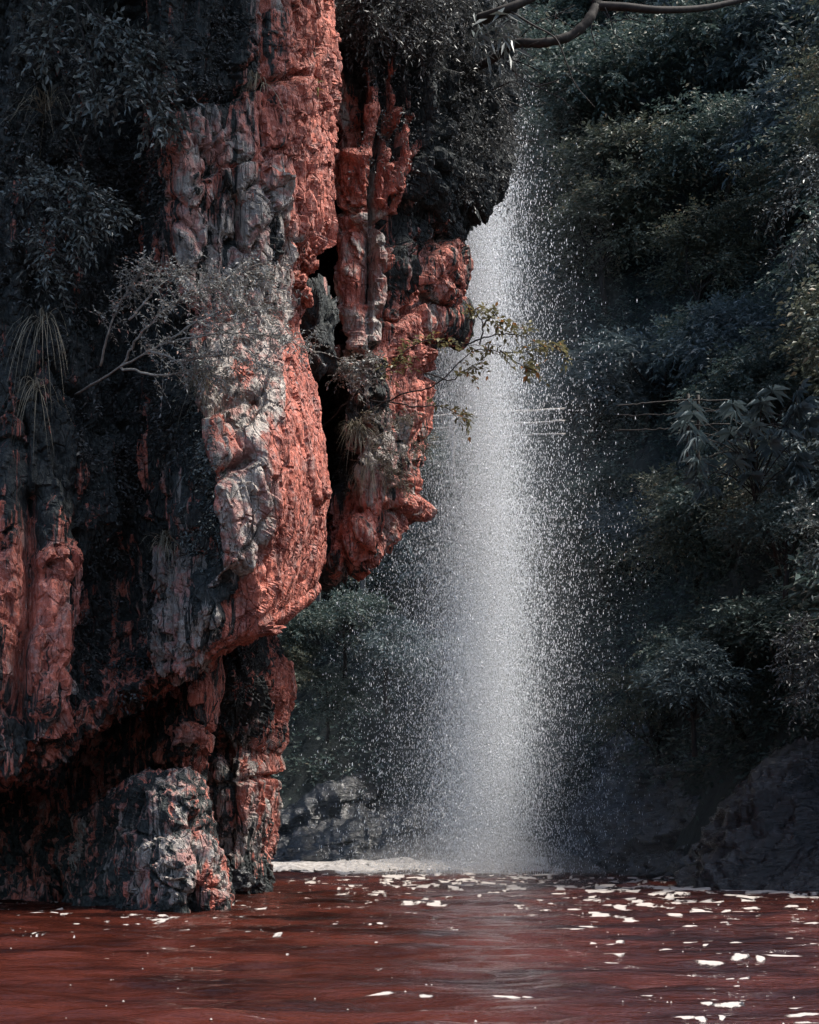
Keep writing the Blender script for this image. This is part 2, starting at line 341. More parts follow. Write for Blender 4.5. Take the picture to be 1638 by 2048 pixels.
# foam drifting on the surface: lacy bands below the fall, single patches nearer by
def foam_field(X, Y):
    px, py = HX+X/Y*F, HY+F/Y; q3 = np.stack([X, Y, 0*X], -1); fine = fbm(q3*np.array([5.0, 2.6, 1]), 4, 301, g=0.65); big = fbm(q3*np.array([0.8, 0.5, 1]), 3, 311)
    lace = 0.30*sstep(980, 1250, px)*np.exp(-((py-1812)/32)**2)+0.22*sstep(1100, 1300, px)*np.exp(-((py-1780)/14)**2)+0.34*np.exp(-((py-1768)/18)**2)*sstep(520, 640, px)+0.9*sstep(35.5, 39.5, Y+2*big)*(1-sstep(1090, 1150, px))
    return 0.5+(-0.50+lace+1.15*fine+0.3*big-0.5*sstep(1860, 1900, py))*1.3
fa = np.zeros_like(Yg); inside = (np.abs(u)[None, :] < 1.2) & (Yg > 6) & (Yg < 50); Ys_ = np.maximum(Yg, 5.0); fa[inside] = np.clip(foam_field(Xg, Ys_)[inside], 0, 1)
rng = np.random.default_rng(307); PXg, PYg = HX+Xg/Ys_*F, HY+F/Ys_
patches = [(1421,1927,45,8),(1479,1918,30,6),(1521,1919,14,7),(1572,1927,50,6),(1568,1915,70,6),(1428,1915,34,5),(1487,1959,32,5),(1460,1958,14,5),(1550,2001,42,7),(1588,2003,22,6),(1432,2000,22,6),(1460,2022,44,7),(1487,2017,14,5),(1592,2026,26,7),(1611,2036,60,7),(1615,2043,46,6),(1370,2039,36,6),(1401,2040,26,7),
    (1214,1995,22,7),(1093,2039,14,7),(1056,2002,20,6),(1111,2004,50,6),(1122,2016,26,8),(1019,2003,46,7),(1415,2021,20,6),(1473,1976,12,7),(1296,1996,18,5),(1275,2001,10,5),(1444,2038,14,8),(1502,2044,16,5),(770,1998,46,7),(850,2000,22,5),(1226,1915,40,6),(1226,1926,26,5),(700,1899,14,4),(1620,2001,24,6)]
patches += [(rng.uniform(1050, 1640), rng.uniform(1840, 1905), rng.uniform(10, 34), rng.uniform(2, 3.6)) for _ in range(34)]+[(rng.uniform(40, 800), rng.uniform(1835, 1925), rng.uniform(6, 14), rng.uniform(2, 3)) for _ in range(44)]
for x_, y_, w_, h_ in patches:
    ra = np.abs(PYg[:, 180]-y_) < h_*2; 
    if not ra.any(): continue
    dx_ = (PXg[ra]-x_)/(w_*0.55); dy_ = (PYg[ra]-y_)/(h_*0.27); an = np.arctan2(dy_, dx_); rr = np.hypot(dx_, dy_)/(1+0.2*np.sin(an*2+x_)+0.15*np.sin(an*3+y_)+0.1*np.sin(an*5+w_))
    fa[ra] = np.maximum(fa[ra], np.where(inside[ra], np.clip(0.56+(1-rr)*0.6, 0, 0.95), 0))
struct('river_water', mesh_from('river_water', np.stack([Xg, Yg, Zg], -1).reshape(-1, 3), grid_faces(len(ys), len(u)), M_WATER, {'foam': np.repeat(fa.reshape(-1, 1), 3, 1)}))

HB = np.array([(-40, 51), (-12, 48), (-4, 46.8), (0, 46.6), (3.0, 46.0), (4.0, 43), (4.5, 39.5), (5.1, 35.5), (5.9, 31.5), (7.4, 29), (9.8, 26), (11.8, 18), (12.6, 8), (13, -5), (13, -30)], float)
HCAP = np.array([34, 38, 40, 42, 42, 34, 17, 13, 12.5, 13, 15, 14, 12, 10, 9.0])
hb = catmull(np.concatenate([HB, HCAP[:, None]], 1), 0, [12, 12, 12, 12, 12, 14, 14, 14, 14, 12, 10, 10, 8, 6])
ht = nrm(np.gradient(hb[:, :2], axis=0)); hout = np.stack([-ht[:, 1], ht[:, 0]], -1)
PO = np.array([-0.5, 0, 0.5, 2, 4, 7, 10, 14, 20, 30, 45]); PH = np.array([-1.0, -0.3, 0.9, 4.0, 8.4, 14.2, 19, 25, 34, 40, 44])
def hill_at(si, o):
    """point of the hillside at fractional station si along the bank and o metres inland"""
    si = np.asarray(si, float); o = np.asarray(o, float)
    k = np.clip(si, 0, len(hb)-1.001); a = k.astype(int); f = (k-a)[..., None]
    b = hb[a]*(1-f)+hb[a+1]*f; w = nrm(hout[a]*(1-f)+hout[a+1]*f)
    h = np.interp(o, PO, PH); cap = b[..., 2]; h = np.where(h > 0, cap*np.tanh(h/cap*1.0)**1.0*1.0, h); h = np.where(h > 0, np.minimum(h*1.12, cap), h)
    p = np.stack([b[..., 0]+w[..., 0]*o, b[..., 1]+w[..., 1]*o, h], -1)
    n = fbm(p*0.35, 4, 21)[..., None]*0.9+fbm(p*1.1, 3, 29)[..., None]*0.3
    amp = sstep(-0.2, 2.0, o)[..., None]
    return p+amp*n*np.concatenate([-w*0.8, np.full(w.shape[:-1]+(1,), 0.35)], -1)
sg = np.linspace(0, len(hb)-1, 340); og = np.concatenate([np.linspace(-0.5, 14, 90), np.linspace(14.4, 45, 30)])
HG = hill_at(np.repeat(sg[:, None], len(og), 1), np.repeat(og[None, :], len(sg), 0))
hill = struct('hillside', mesh_from('hillside', HG.reshape(-1, 3), grid_faces(len(sg), len(og)), M_SOIL))

# ------------------------------------------------------------------ rock
def relief(G, N, s, flute=0.15, block=0.10, crack=0.09, small=0.085, fine=0.022, fz=0.12, bz=0.30, fissure=0.12):
    """fluting down the face, tilted fracture planes at three sizes, open joints between the largest"""
    q = G+0.22*np.stack([vn(G*0.9, s+50), vn(G*0.9+7, s+51), vn(G*0.9+13, s+52)], -1)+0.06*np.stack([vn(G*4, s+53), vn(G*4+7, s+54), vn(G*4+13, s+55)], -1)
    h = flute*fbm(q*np.array([1.3, 1.3, fz]), 2, s, ridge=True)+0.4*flute*fbm(q*np.array([4.3, 4.3, fz*3.2]), 2, s+3, ridge=True)
    f1, f2, idv, tl = voro(q*np.array([1.25, 1.25, 1.25*bz]), s+5); h = h+block*(0.8*(idv-0.5)+0.9*tl)-crack*np.exp(-((f2-f1)/0.04)**2)
    f1, f2, idv, tl = voro(q*np.array([3.1, 3.1, 3.1*bz*1.3]), s+15); h = h+small*(0.8*(idv-0.5)+tl)-0.4*crack*np.exp(-((f2-f1)/0.05)**2)*(vn(G*1.3, s+29) > 0)
    f1, f2, idv, tl = voro(q*np.array([7.5, 7.5, 12.0*min(bz, 0.42)+(3 if bz > 0.5 else 0)]), s+25); h = h+0.5*small*(0.8*(idv-0.5)+tl)
    h = h+fine*fbm(G*7, 4, s+17, g=0.65)
    fis = np.exp(-(vn(q*np.array([1.5, 1.5, 1.5*fz]), s+33)/0.05)**2)+0.6*np.exp(-(vn(q*np.array([4.0, 4.0, 4.0*fz*1.3])+5, s+34)/0.07)**2)*(vn(G*0.8, s+35) > -0.1)
    h = h-fissure*fis-0.6*fissure*np.exp(-(vn(q*np.array([0.7, 0.7, 2.1]), s+36)/0.03)**2)*(vn(G*0.7+3, s+37) > 0.1)
    return G+N*h[..., None], h
SURF = {}
def rock_part(name, parent, net, res, s, mask_fn, sculpt=None, mat=None, toward=(0, 0, 3.0), calm=None, **kw):
    G, q = loft(net, res); N = gnormal(G, toward); D, h = relief(G, N, s, **kw)
    if calm is not None: h = h*calm(q); D = G+N*h[..., None]
    if sculpt is not None: D = D+N*sculpt(q, G)[..., None]
    SURF[name] = (D, N, q)
    at = {'mask': np.clip(mask_fn(q, G, h), 0, 1).reshape(-1, 3)} if mask_fn else None
    return part(name, D.reshape(-1, 3), grid_faces(*G.shape[:2]), mat or M_ROCK, parent, at, smooth=mat is not None)

# --- the front cliff
def front_net():
    pyr = [-1300, -900, -300, 0, 150, 300, 450, 560, 640, 720, 820, 930, 1030, 1110]
    c = {4: [340, 340, 342, 345, 350, 350, 360, 365, 368, 375, 390, 405, 418, 428], 5: [440, 440, 440, 440, 440, 445, 450, 455, 460, 470, 480, 490, 490, 490],
         6: [540, 540, 538, 535, 540, 540, 540, 535, 530, 545, 555, 555, 545, 535], 7: [610, 610, 608, 605, 605, 605, 600, 580, 566, 582, 598, 605, 600, 592],
         8: [665, 665, 662, 658, 652, 642, 640, 612, 586, 606, 631, 645, 641, 637]}
    bulge = [1.6, 1.2, 0.7, 0.4, 0.3, 0.2, 0.2, 0.35, 0.3, 0.0, -0.3, -0.5, -0.5, -0.35]
    base = [22.8, 21.9, 22.3, 22.9, 21.6, 21.75, 22.0, 22.9, 24.0, 27, 33]
    lip = [(-500, 1580), (0, 1525), (130, 1465), (295, 1375), (400, 1320), (458, 1288), (522, 1262), (577, 1226), (616, 1190), (600, 1180), (540, 1170)]
    rows = []
    for i, py in enumerate(pyr):
        px = [-500, 0, 150, 290]+[c[k][i] for k in (4, 5, 6, 7, 8)]; px += [px[8]-14, px[8]-60]
        b = bulge[i]; rows.append([(px[k], py, base[k]+(b if k > 3 else 0.4*b)) for k in range(11)])
    last = rows[-1]
    for t, b in ((0.4, -0.3), (0.75, -0.1), (1.0, 0.2)):
        rows.append([(last[k][0]*(1-t)+lip[k][0]*t, 1110*(1-t)+lip[k][1]*t, base[k]+(b if k > 3 else -0.5*t+0.4*b)) for k in range(11)])
    rows.append([(-500, 1600, 24.5), (0, 1550, 24.0), (130, 1492, 24.0), (292, 1400, 24.0), (375, 1352, 23.6), (418, 1325, 23.6), (440, 1305, 23.9), (446, 1290, 24.5), (448, 1270, 25.3), (446, 1255, 27), (430, 1240, 33)])
    rows.append([(-500, 1640, 26), (0, 1600, 25.6), (130, 1545, 25.6), (285, 1455, 24.8), (345, 1420, 23.9), (392, 1400, 23.6), (424, 1390, 24.0), (436, 1385, 24.7), (440, 1380, 25.6), (436, 1375, 28), (420, 1370, 33)])
    rows.append([(-500, 1690, 26), (0, 1650, 26), (130, 1610, 25.8), (280, 1540, 24.8), (322, 1508, 24.0), (368, 1498, 23.7), (394, 1486, 24.2), (404, 1478, 25.0), (406, 1472, 26), (402, 1468, 28.5), (390, 1460, 33)])
    rows.append([(-500, 1740, 25.5), (0, 1700, 25.6), (130, 1680, 25.5), (270, 1610, 25.4), (320, 1570, 25.2), (365, 1560, 25.2), (390, 1550, 25.6), (402, 1545, 26.2), (408, 1540, 27), (406, 1535, 29), (396, 1530, 33)])
    rows.append([(-500, 1950, 22.5), (0, 1900, 23.3), (130, 1880, 24.0), (270, 1850, 25), (320, 1850, 25.4), (365, 1850, 25.8), (390, 1850, 26.4), (402, 1850, 27), (410, 1850, 28), (408, 1850, 30), (398, 1850, 33)])
    return rows
FRONT_CRACKS = [([(340, 218), (460, 190), (600, 150)], 7, 0.22), ([(425, 345), (470, 330), (555, 300)], 6, 0.14), ([(385, 380), (415, 345), (450, 300)], 6, 0.12),
    ([(470, 345), (474, 420), (480, 500)], 6, 0.16), ([(352, 660), (366, 820), (388, 940), (408, 1080), (428, 1190)], 20, 0.42), ([(395, 825), (440, 820), (475, 800), (510, 792)], 6, 0.12),
    ([(412, 958), (440, 950), (480, 930), (500, 915)], 14, 0.30), ([(545, 960), (540, 1020), (515, 1065), (480, 1100)], 6, 0.14), ([(560, 120), (600, 240), (615, 380)], 8, 0.10),
    ([(360, 440), (390, 470), (405, 520)], 7, 0.12), ([(60, 1000), (55, 1200), (30, 1420)], 14, 0.35), ([(150, 1080), (165, 1250), (150, 1400)], 16, 0.4), ([(250, 850), (255, 1000), (260, 1200)], 12, 0.25)]
def front_sculpt(q, G):
    h = np.zeros(q.shape[:-1]); w = 5*np.stack([vn(G*5, 71), vn(G*5+9, 72)], -1)
    for line, wd, dp in FRONT_CRACKS: h -= dp*np.exp(-(seg_dist(q+w, line)/wd)**2)
    h += 0.35*blob(q, 100, 1280, 48, 230)+0.25*blob(q, 20, 1150, 28, 260)-0.4*blob(q, 230, 1240, 60, 140)-0.25*blob(q, 60, 1480, 60, 40)
    h += 0.03*blob(q, 490, 1010, 60, 75)-0.22*blob(q, 470, 1180, 32, 45)+0.05*blob(q, 440, 1240, 25, 40)-0.25*blob(q, 610, 560, 25, 70)
    h += 0.2*blob(q, 320, 1270, 22, 60)+0.15*blob(q, 225, 970, 40, 110)
    strands = (q[..., 0] > 480) & (q[..., 1] > 650)
    h += np.where(strands, 0.035*fbm(np.stack([G[..., 0]*4-G[..., 2]*0.6, G[..., 1]*4, G[..., 2]*0.9], -1), 3, 77, ridge=True), 0)
    return h
def front_mask(q, G, h):
    x, y = q[..., 0], q[..., 1]; n = fbm(G*1.3, 4, 81)*0.22
    grey = 0.32+0.26*blob(q, 465, 900, 110, 420)+0.25*blob(q, 495, 1000, 60, 90)+0.2*blob(q, 540, 500, 60, 160)+0.26*blob(q, 430, 380, 110, 200)+0.3*blob(q, 340, 1230, 70, 120)
    grey -= 0.5*sstep(-8, 14, x-facet_line(y))
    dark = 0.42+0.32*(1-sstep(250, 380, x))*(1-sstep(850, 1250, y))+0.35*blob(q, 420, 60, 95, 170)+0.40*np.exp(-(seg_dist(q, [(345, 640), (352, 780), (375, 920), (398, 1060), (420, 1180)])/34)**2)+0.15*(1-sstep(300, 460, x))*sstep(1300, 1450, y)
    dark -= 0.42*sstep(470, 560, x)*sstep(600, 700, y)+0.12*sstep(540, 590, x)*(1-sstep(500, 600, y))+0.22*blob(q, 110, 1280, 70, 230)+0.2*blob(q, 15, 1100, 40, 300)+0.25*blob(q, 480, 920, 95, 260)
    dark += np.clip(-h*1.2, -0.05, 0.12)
    dark = dark+0.07*(1-sstep(440, 540, x))+0.10*(1-sstep(150, 330, x))*sstep(900, 1100, y); dark = np.where(y > 1300, np.clip(dark, 0.40, 0.56), dark)  # shade of the left ribs and undercut painted in by raising dark
    return np.stack([x*0, grey+n, dark-n*0.5], -1)
cliff = empty('red_cliff', P(420, 1810, 23)); tag(cliff, 'towering red and grey limestone cliff with bulging undercut face on the left', 'cliff')
def facet_line(y): return np.interp(y, [0, 480, 600, 650, 760, 900, 1000, 1100, 1200, 1300], [565, 590, 590, 572, 562, 560, 552, 528, 470, 420])
def front_calm(q): return (1-0.45*sstep(-6, 14, q[..., 0]-facet_line(q[..., 1]))*sstep(620, 680, q[..., 1]))*(1-0.38*sstep(370, 420, q[..., 0])*sstep(600, 700, q[..., 1]))
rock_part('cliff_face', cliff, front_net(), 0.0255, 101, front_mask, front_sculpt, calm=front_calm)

# --- the rear buttress beside the spray
def rear_net():
    tab = [(-1300, 1010, 2.5), (-900, 1010, 1.8), (-300, 1005, 0.8), (0, 1000, 0.2), (100, 1000, 0), (170, 1004, 0), (250, 996, 0), (330, 992, 0), (390, 968, 0.2), (430, 925, 0.4), (480, 897, 0.4), (530, 908, 0.2), (570, 903, 0.3),
           (610, 880, 0.5), (645, 896, 0.4), (680, 850, 0.3), (740, 832, 0.1), (820, 826, 0), (900, 812, 0), (960, 806, -0.1), (1000, 798, -0.1), (1035, 780, 0)]
    f = [-0.25, 0.05, 0.2, 0.34, 0.5, 0.68, 0.88, 1.0]; dd = [31, 30, 28.6, 27.0, 26.7, 27.3, 28.7, 30.4]
    rows = []
    for py, S, b in tab:
        r = [((550, 612, 660, 700, 745, 745+(S-745)*0.42, 745+(S-745)*0.82, S)[k], py, dd[k]+b*(0.3 if k < 5 else 1)) for k in range(8)]; r += [(S-12, py, 33.5+b), (S-60, py, 40)]; rows.append(r)
    lipx = [540, 600, 640, 665, 690, 712, 745, 768]; lipy = [1150, 1146, 1142, 1138, 1128, 1116, 1090, 1068]
    rows.append([((rows[-1][k][0]+lipx[k])/2, (1035+lipy[k])/2, dd[k]-0.1) for k in range(8)]+[(760, 1045, 33.5), (700, 1040, 40)])
    rows.append([(lipx[k], lipy[k], dd[k]+0.25) for k in range(8)]+[(752, 1058, 33.5), (700, 1050, 40)])
    rows.append([(lipx[k]-6, lipy[k]-14, dd[k]+2.2) for k in range(8)]+[(742, 1040, 34.5), (690, 1040, 40)])
    rows.append([(lipx[k]-16, lipy[k]-30, dd[k]+6) for k in range(8)]+[(720, 1030, 36), (680, 1030, 41)])
    return rows
REAR_CRACKS = [([(662, -100), (660, 200), (655, 420), (668, 640), (655, 800), (660, 1000)], 22, 0.7), ([(690, 330), (694, 480), (700, 620)], 8, 0.25), ([(755, 450), (770, 560), (760, 700)], 12, 0.4),
    ([(800, 420), (770, 520), (755, 640)], 10, 0.35), ([(835, 250), (810, 380), (780, 480)], 9, 0.25), ([(700, 430), (740, 428), (752, 410)], 6, 0.06), ([(850, 480), (835, 590), (790, 640)], 10, 0.3), ([(690, 740), (700, 900), (720, 1020)], 12, 0.3)]
REAR_RIBS = [([(770, 130), (775, 230), (770, 320), (752, 400), (748, 500)], 9), ([(838, 150), (843, 240), (832, 300), (800, 350), (775, 420)], 8), ([(815, 330), (795, 430), (775, 520), (760, 640)], 7), ([(685, 330), (692, 450), (690, 560), (695, 640)], 8), ([(720, 320), (713, 440), (716, 550), (724, 700)], 14), ([(747, 440), (752, 520), (744, 640), (742, 690)], 8), ([(700, 120), (705, 220), (700, 310), (694, 430)], 8), ([(735, 90), (742, 220), (732, 320), (722, 460)], 9), ([(800, 120), (806, 220), (795, 320), (770, 380)], 8), ([(705, 700), (700, 800), (708, 900)], 10)]
def rear_ribs(q, G):
    w = 4*np.stack([vn(G*2.5, 271), vn(G*2.5+9, 272)], -1); r = np.zeros(q.shape[:-1]); g = r.copy()
    for line, wd in REAR_RIBS:
        dd = seg_dist(q+w, line); r = np.maximum(r, np.exp(-(dd/wd)**4)); g = np.maximum(g, np.exp(-((dd-wd*1.7)/(wd*0.5))**2))
    return r, np.where(r > 0.3, 0, g)
def rear_sculpt(q, G):
    h = np.zeros(q.shape[:-1]); w = 5*np.stack([vn(G*4, 171), vn(G*4+9, 172)], -1)
    for line, wd, dp in REAR_CRACKS: h -= dp*np.exp(-(seg_dist(q+w, line)/wd)**2)
    h += 0.1*blob(q, 875, 540, 25, 55)+0.1*blob(q, 800, 690, 28, 45)-0.3*blob(q, 820, 745, 12, 14)
    h += 0.25*blob(q, 892, 640, 14, 18)+0.25*blob(q, 788, 1000, 18, 14)+0.2*blob(q, 770, 960, 20, 14)
    h += 0.06*fbm(G*2.6, 3, 177, ridge=True); r, g = rear_ribs(q, G); h += 0.17*r-0.22*g
    return h
def rear_mask(q, G, h):
    x, y = q[..., 0], q[..., 1]; n = fbm(G*1.1, 4, 181)*0.22
    grey = 0.38+0.25*blob(q, 745, 560, 16, 120)+0.2*blob(q, 830, 520, 30, 70)+0.3*blob(q, 720, 860, 60, 150)+0.3*blob(q, 700, 660, 30, 60)-0.15*blob(q, 800, 720, 40, 100)
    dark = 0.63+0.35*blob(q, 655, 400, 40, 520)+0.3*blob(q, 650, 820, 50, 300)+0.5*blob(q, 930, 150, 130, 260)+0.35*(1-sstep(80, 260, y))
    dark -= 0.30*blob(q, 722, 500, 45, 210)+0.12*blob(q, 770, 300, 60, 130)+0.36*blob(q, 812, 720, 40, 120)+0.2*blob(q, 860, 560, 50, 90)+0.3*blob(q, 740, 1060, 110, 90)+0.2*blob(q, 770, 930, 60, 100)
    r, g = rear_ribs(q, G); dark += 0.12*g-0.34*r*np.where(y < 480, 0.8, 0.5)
    return np.stack([x*0, grey+n, dark-n*0.4], -1)
rear = empty('rock_buttress', P(700, 1140, 28)); tag(rear, 'narrow red rock buttress with dark vertical clefts, overhanging beside the spray', 'rock buttress')
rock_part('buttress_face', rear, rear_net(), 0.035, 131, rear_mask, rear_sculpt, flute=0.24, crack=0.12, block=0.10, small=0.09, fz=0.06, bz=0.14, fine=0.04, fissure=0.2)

# --- the pillar under the overhang and the boulder in front of it
def pillar_net():
    tab = [(1080, 560, 0.5), (1180, 548, 0.3), (1260, 540, 0.2), (1300, 546, 0), (1340, 563, -0.2), (1375, 570, -0.3), (1430, 561, 0), (1480, 549, 0.2), (1508, 538, 0.5), (1530, 545, 0.0), (1560, 546, -0.1), (1640, 541, 0), (1700, 533, 0.1), (1750, 530, 0), (1785, 527, 0), (1880, 520, 0)]
    return [[(360, py, 29+b), (405, py, 27.3+b), (440, py, 26.3+b), (480, py, 26.1+b), (S-26, py, 26.8+b), (S-8, py, 27.8+b), (S, py, 28.9+b), (S-10, py, 31+b), (S-50, py, 36)] for py, S, b in tab]
def pillar_mask(q, G, h):
    x, y = q[..., 0], q[..., 1]; n = fbm(G*1.3, 4, 191)*0.22
    grey = 0.36+0.2*blob(q, 470, 1600, 80, 160)-0.3*blob(q, 560, 1370, 18, 60); dark = 0.48+0.25*blob(q, 490, 1380, 55, 100)+0.25*sstep(1690, 1760, y)-0.25*blob(q, 515, 1560, 40, 60)-0.4*blob(q, 562, 1380, 16, 70)
    return np.stack([x*0, grey+n, dark-n*0.5], -1)
pil = empty('rock_pillar', P(480, 1785, 28)); tag(pil, 'cracked dark red rock pillar standing in the water beneath the cliff overhang', 'rock pillar')
rock_part('pillar_face', pil, pillar_net(), 0.032, 151, pillar_mask, lambda q, G: -0.2*np.exp(-(seg_dist(q, [(440, 1570), (480, 1560), (545, 1552)])/5)**2)-0.25*np.exp(-(seg_dist(q, [(450, 1480), (470, 1600), (455, 1700)])/9)**2), flute=0.12)
def boulder_net():
    tab = [([1620, 1590, 1560, 1545, 1550, 1555], 375, 1.6), ([1640, 1602, 1566, 1550, 1556, 1560], 384, 0.4), ([1680, 1650, 1620, 1605, 1605, 1605], 396, 0.0), ([1720, 1700, 1670, 1655, 1655, 1655], 416, -0.1),
           ([1760, 1745, 1720, 1705, 1702, 1700], 431, -0.3), ([1800, 1785, 1765, 1755, 1752, 1750], 444, -0.4), ([1840, 1825, 1810, 1800, 1797, 1797], 455, -0.4), ([1890, 1880, 1870, 1860, 1850, 1850], 460, -0.4)]
    return [[(130, p[0]+10, 24.6+b), (185, p[0], 23.4+b), (245, p[1], 22.3+b), (310, p[2], 21.8+b), (370, p[3], 21.7+b), (S-12, p[4], 22.0+b), (S, p[5], 22.6+b), (S-6, p[5], 24.5+b), (S-30, p[5], 28)] for p, S, b in tab]
def boulder_mask(q, G, h):
    n = fbm(G*1.3, 4, 201)*0.22; y = q[..., 1]
    return np.stack([y*0, 0.5+n, 0.55-n+0.2*sstep(1780, 1830, y)], -1)
bou = empty('boulder', P(330, 1820, 22)); tag(bou, 'big pitted grey boulder at the waterline below the cliff', 'boulder')
rock_part('boulder_face', bou, boulder_net(), 0.023, 161, boulder_mask, lambda q, G: 0.07*fbm(np.stack([G[..., 0]*3+G[..., 2]*2, G[..., 1]*3, G[..., 2]*2-G[..., 0]], -1), 3, 207, ridge=True)-0.2*np.exp(-(seg_dist(q, [(385, 1640), (400, 1720), (395, 1830)])/9)**2), flute=0.05, block=0.09, bz=1.0, small=0.05, fissure=0.04)

# --- loose blocks and knobs that stand out of the rock faces
def lump(name, parent, px, py, d, rx, ry, rz, s, mask=(0, 0.2, 0.2), mat=None, n=34, squareness=0.4):
    a = np.linspace(0, 2*math.pi, n*2+1); b = np.linspace(-math.pi/2, math.pi/2, n+1)
    U = np.stack([np.cos(b)[:, None]*np.cos(a)[None], np.cos(b)[:, None]*np.sin(a)[None], np.sin(b)[:, None]*np.ones_like(a)[None]], -1)
    Us = np.sign(U)*np.abs(U)**squareness; U2 = U*0.3+Us*0.6
    c = P(px, py, d); k = d/F; W = U2*np.array([rx*k, max(rx, rz)*k if rz else rx*k, ry*k])
    size = min(rx, ry)*k; Q = c+W
    f1, f2, idv, tl = voro(Q*(0.8/size), s); r = 1+0.16*fbm(Q*(1.0/size), 4, s+7)+0.24*(idv-0.5)+0.5*tl; f1, f2, idv, tl = voro(Q*(2.1/size), s+5); r = r+0.2*tl+0.04*fbm(Q*(5/size), 3, s+9)
    r[:, -1] = r[:, 0]; Q = c+W*r[..., None]
    at = {'mask': np.tile(np.array(mask, np.float32), (Q.shape[0]*Q.shape[1], 1))+0.18*fbm(Q*3, 3, s+11).reshape(-1, 1)}
    if parent is None:
        me = mesh_from(name, (Q-c).reshape(-1, 3), grid_faces(*Q.shape[:2]), mat or M_ROCK, at); return link(name, me, None, c)
    return part(name, Q.reshape(-1, 3), grid_faces(*Q.shape[:2]), mat or M_ROCK, parent, at)
for k, (px, py, d, rx, ry, mk) in enumerate([(640, 984, 22.95, 20, 17, (0, 0, .1)), (588, 1198, 23.4, 26, 18, (0, .05, .2)), (602, 498, 23.2, 18, 24, (0, 0, .25)), (618, 530, 23.4, 15, 16, (0, 0, .25)), (596, 560, 23.2, 20, 17, (0, 0, .3)), (606, 590, 23.3, 17, 14, (0, 0, .3)),
        (505, 320, 22.1, 26, 20, (0, .1, .3)), (548, 325, 22.2, 20, 18, (0, .15, .3)), (468, 345, 22.0, 20, 20, (0, .4, .35)), (495, 400, 22.0, 24, 26, (0, .6, .3)), (525, 1260, 21.9, 30, 10, (0, .2, .3)),
        (315, 1285, 22.4, 20, 26, (0, .5, .25)), (380, 1470, 23.4, 30, 20, (0, .4, .3)), (415, 1440, 23.8, 18, 16, (0, .3, .3)), (322, 1150, 22.4, 16, 44, (0, .5, .3)), (555, 70, 22.3, 22, 40, (0, .05, .2))]):
    lump('rock_block', cliff, px, py, d+0.14, rx, ry, 0, 300+k*3, mk)
for k, (px, py, d, rx, ry, mk) in enumerate([(868, 535, 28.6, 18, 34, (0, .2, .3)), (896, 545, 29.9, 14, 20, (0, .1, .7)), (888, 645, 29.3, 16, 18, (0, .5, .5)), (812, 690, 27.8, 18, 24, (0, 0, .3)), (800, 790, 27.7, 20, 14, (0, .05, .35)), (780, 630, 27.3, 18, 13, (0, .5, .4)),
         (788, 992, 28.4, 16, 14, (0, 0, .1)), (778, 1022, 28.2, 18, 12, (0, 0, .15)), (800, 955, 28.6, 14, 12, (0, .4, .25)), (758, 1072, 28.6, 20, 16, (0, .2, .75)), (700, 1085, 26.9, 26, 26, (0, .1, .3)), (668, 1120, 27.2, 20, 18, (0, .5, .3))]):
    lump('rock_block', rear, px, py, d+0.16, rx, ry, 0, 400+k*3, mk)
tag(lump('dark_boulder', None, 632, 655, 25.6, 34, 84, 40, 451, (0, .9, .8), squareness=0.9), 'smooth blackish boulder wedged in the cleft between cliff and buttress', 'boulder')
for k, (px, py, d, rx, ry, lb) in enumerate([(470, 1762, 26.2, 34, 24, 'low wet black rock lapped by water left of the pillar foot'), (508, 1768, 26.6, 20, 13, 'small wet black rock at the right foot of the pillar'), (490, 1752, 27.2, 22, 20, 'humped wet black rock wedged against the pillar foot'), (441, 1790, 21.8, 17, 34, 'thin upright grey rock fin at the right tip of the boulder')]):
    tag(lump('wet_rock' if k < 3 else 'rock_fin', None, px, py, d, rx, ry, 0, 460+k*3, (0, .8, .4), M_WET if k < 3 else M_ROCK), lb, 'rock')

# --- dark wet rock on the far banks
def bank_rock(name, label, net, s, res=0.05, lean=1.5, **kw):
    e = empty(name, P(net[-2][2][0], 1760, net[-2][2][2])); tag(e, label, 'rock outcrop')
    kw = dict(dict(flute=0.15, block=0.08, crack=0.03, small=0.03, fine=0.02, fz=0.5, bz=0.6, fissure=0.03), **kw)
    def sc(q, G):
        a = G[..., 2]*2.4-G[..., 0]*lean; return 0.36*fbm(np.stack([G[..., 0]*0.35, G[..., 1]*0.35, a], -1), 4, s+70, ridge=True)
    rock_part('rock_face', e, net, res, s, None, sc, M_WET, **kw); return e
n1 = [[(L+20, py, 46), (L, py, 42.5), (L+30, py, 40.5), (L+90, py+4, 38.6), (L+210, py+8, 36), (L+360, py+12, 33.5), (L+620, py+14, 32)] for py, L in [(1330, 1330), (1430, 1290), (1500, 1236), (1570, 1206), (1640, 1166), (1700, 1136), (1745, 1112), (1830, 1100)]]
n1 = [[(a, b, c+max(0, (1745-b))*0.006) for a, b, c in r] for r in n1]
bank_rock('wet_outcrop', 'dark wet rock slope on the right bank just right of the spray', n1, 501)
n2 = [[(L+20, py, 33), (L, py, 29.6), (L+30, py, 28.6), (L+90, py+2, 28), (L+210, py+4, 27.5), (L+450, py+6, 27), (L+1000, py+8, 26)] for py, L in [(1400, 1720), (1500, 1640), (1560, 1548), (1620, 1492), (1680, 1457), (1740, 1422), (1785, 1396), (1860, 1380)]]
n2 = [[(a, b, c+max(0, (1785-b))*0.006) for a, b, c in r] for r in n2]
bank_rock('wet_outcrop', 'nearest wet black rock slope in the lower right corner at the waterline', n2, 521, 0.04)
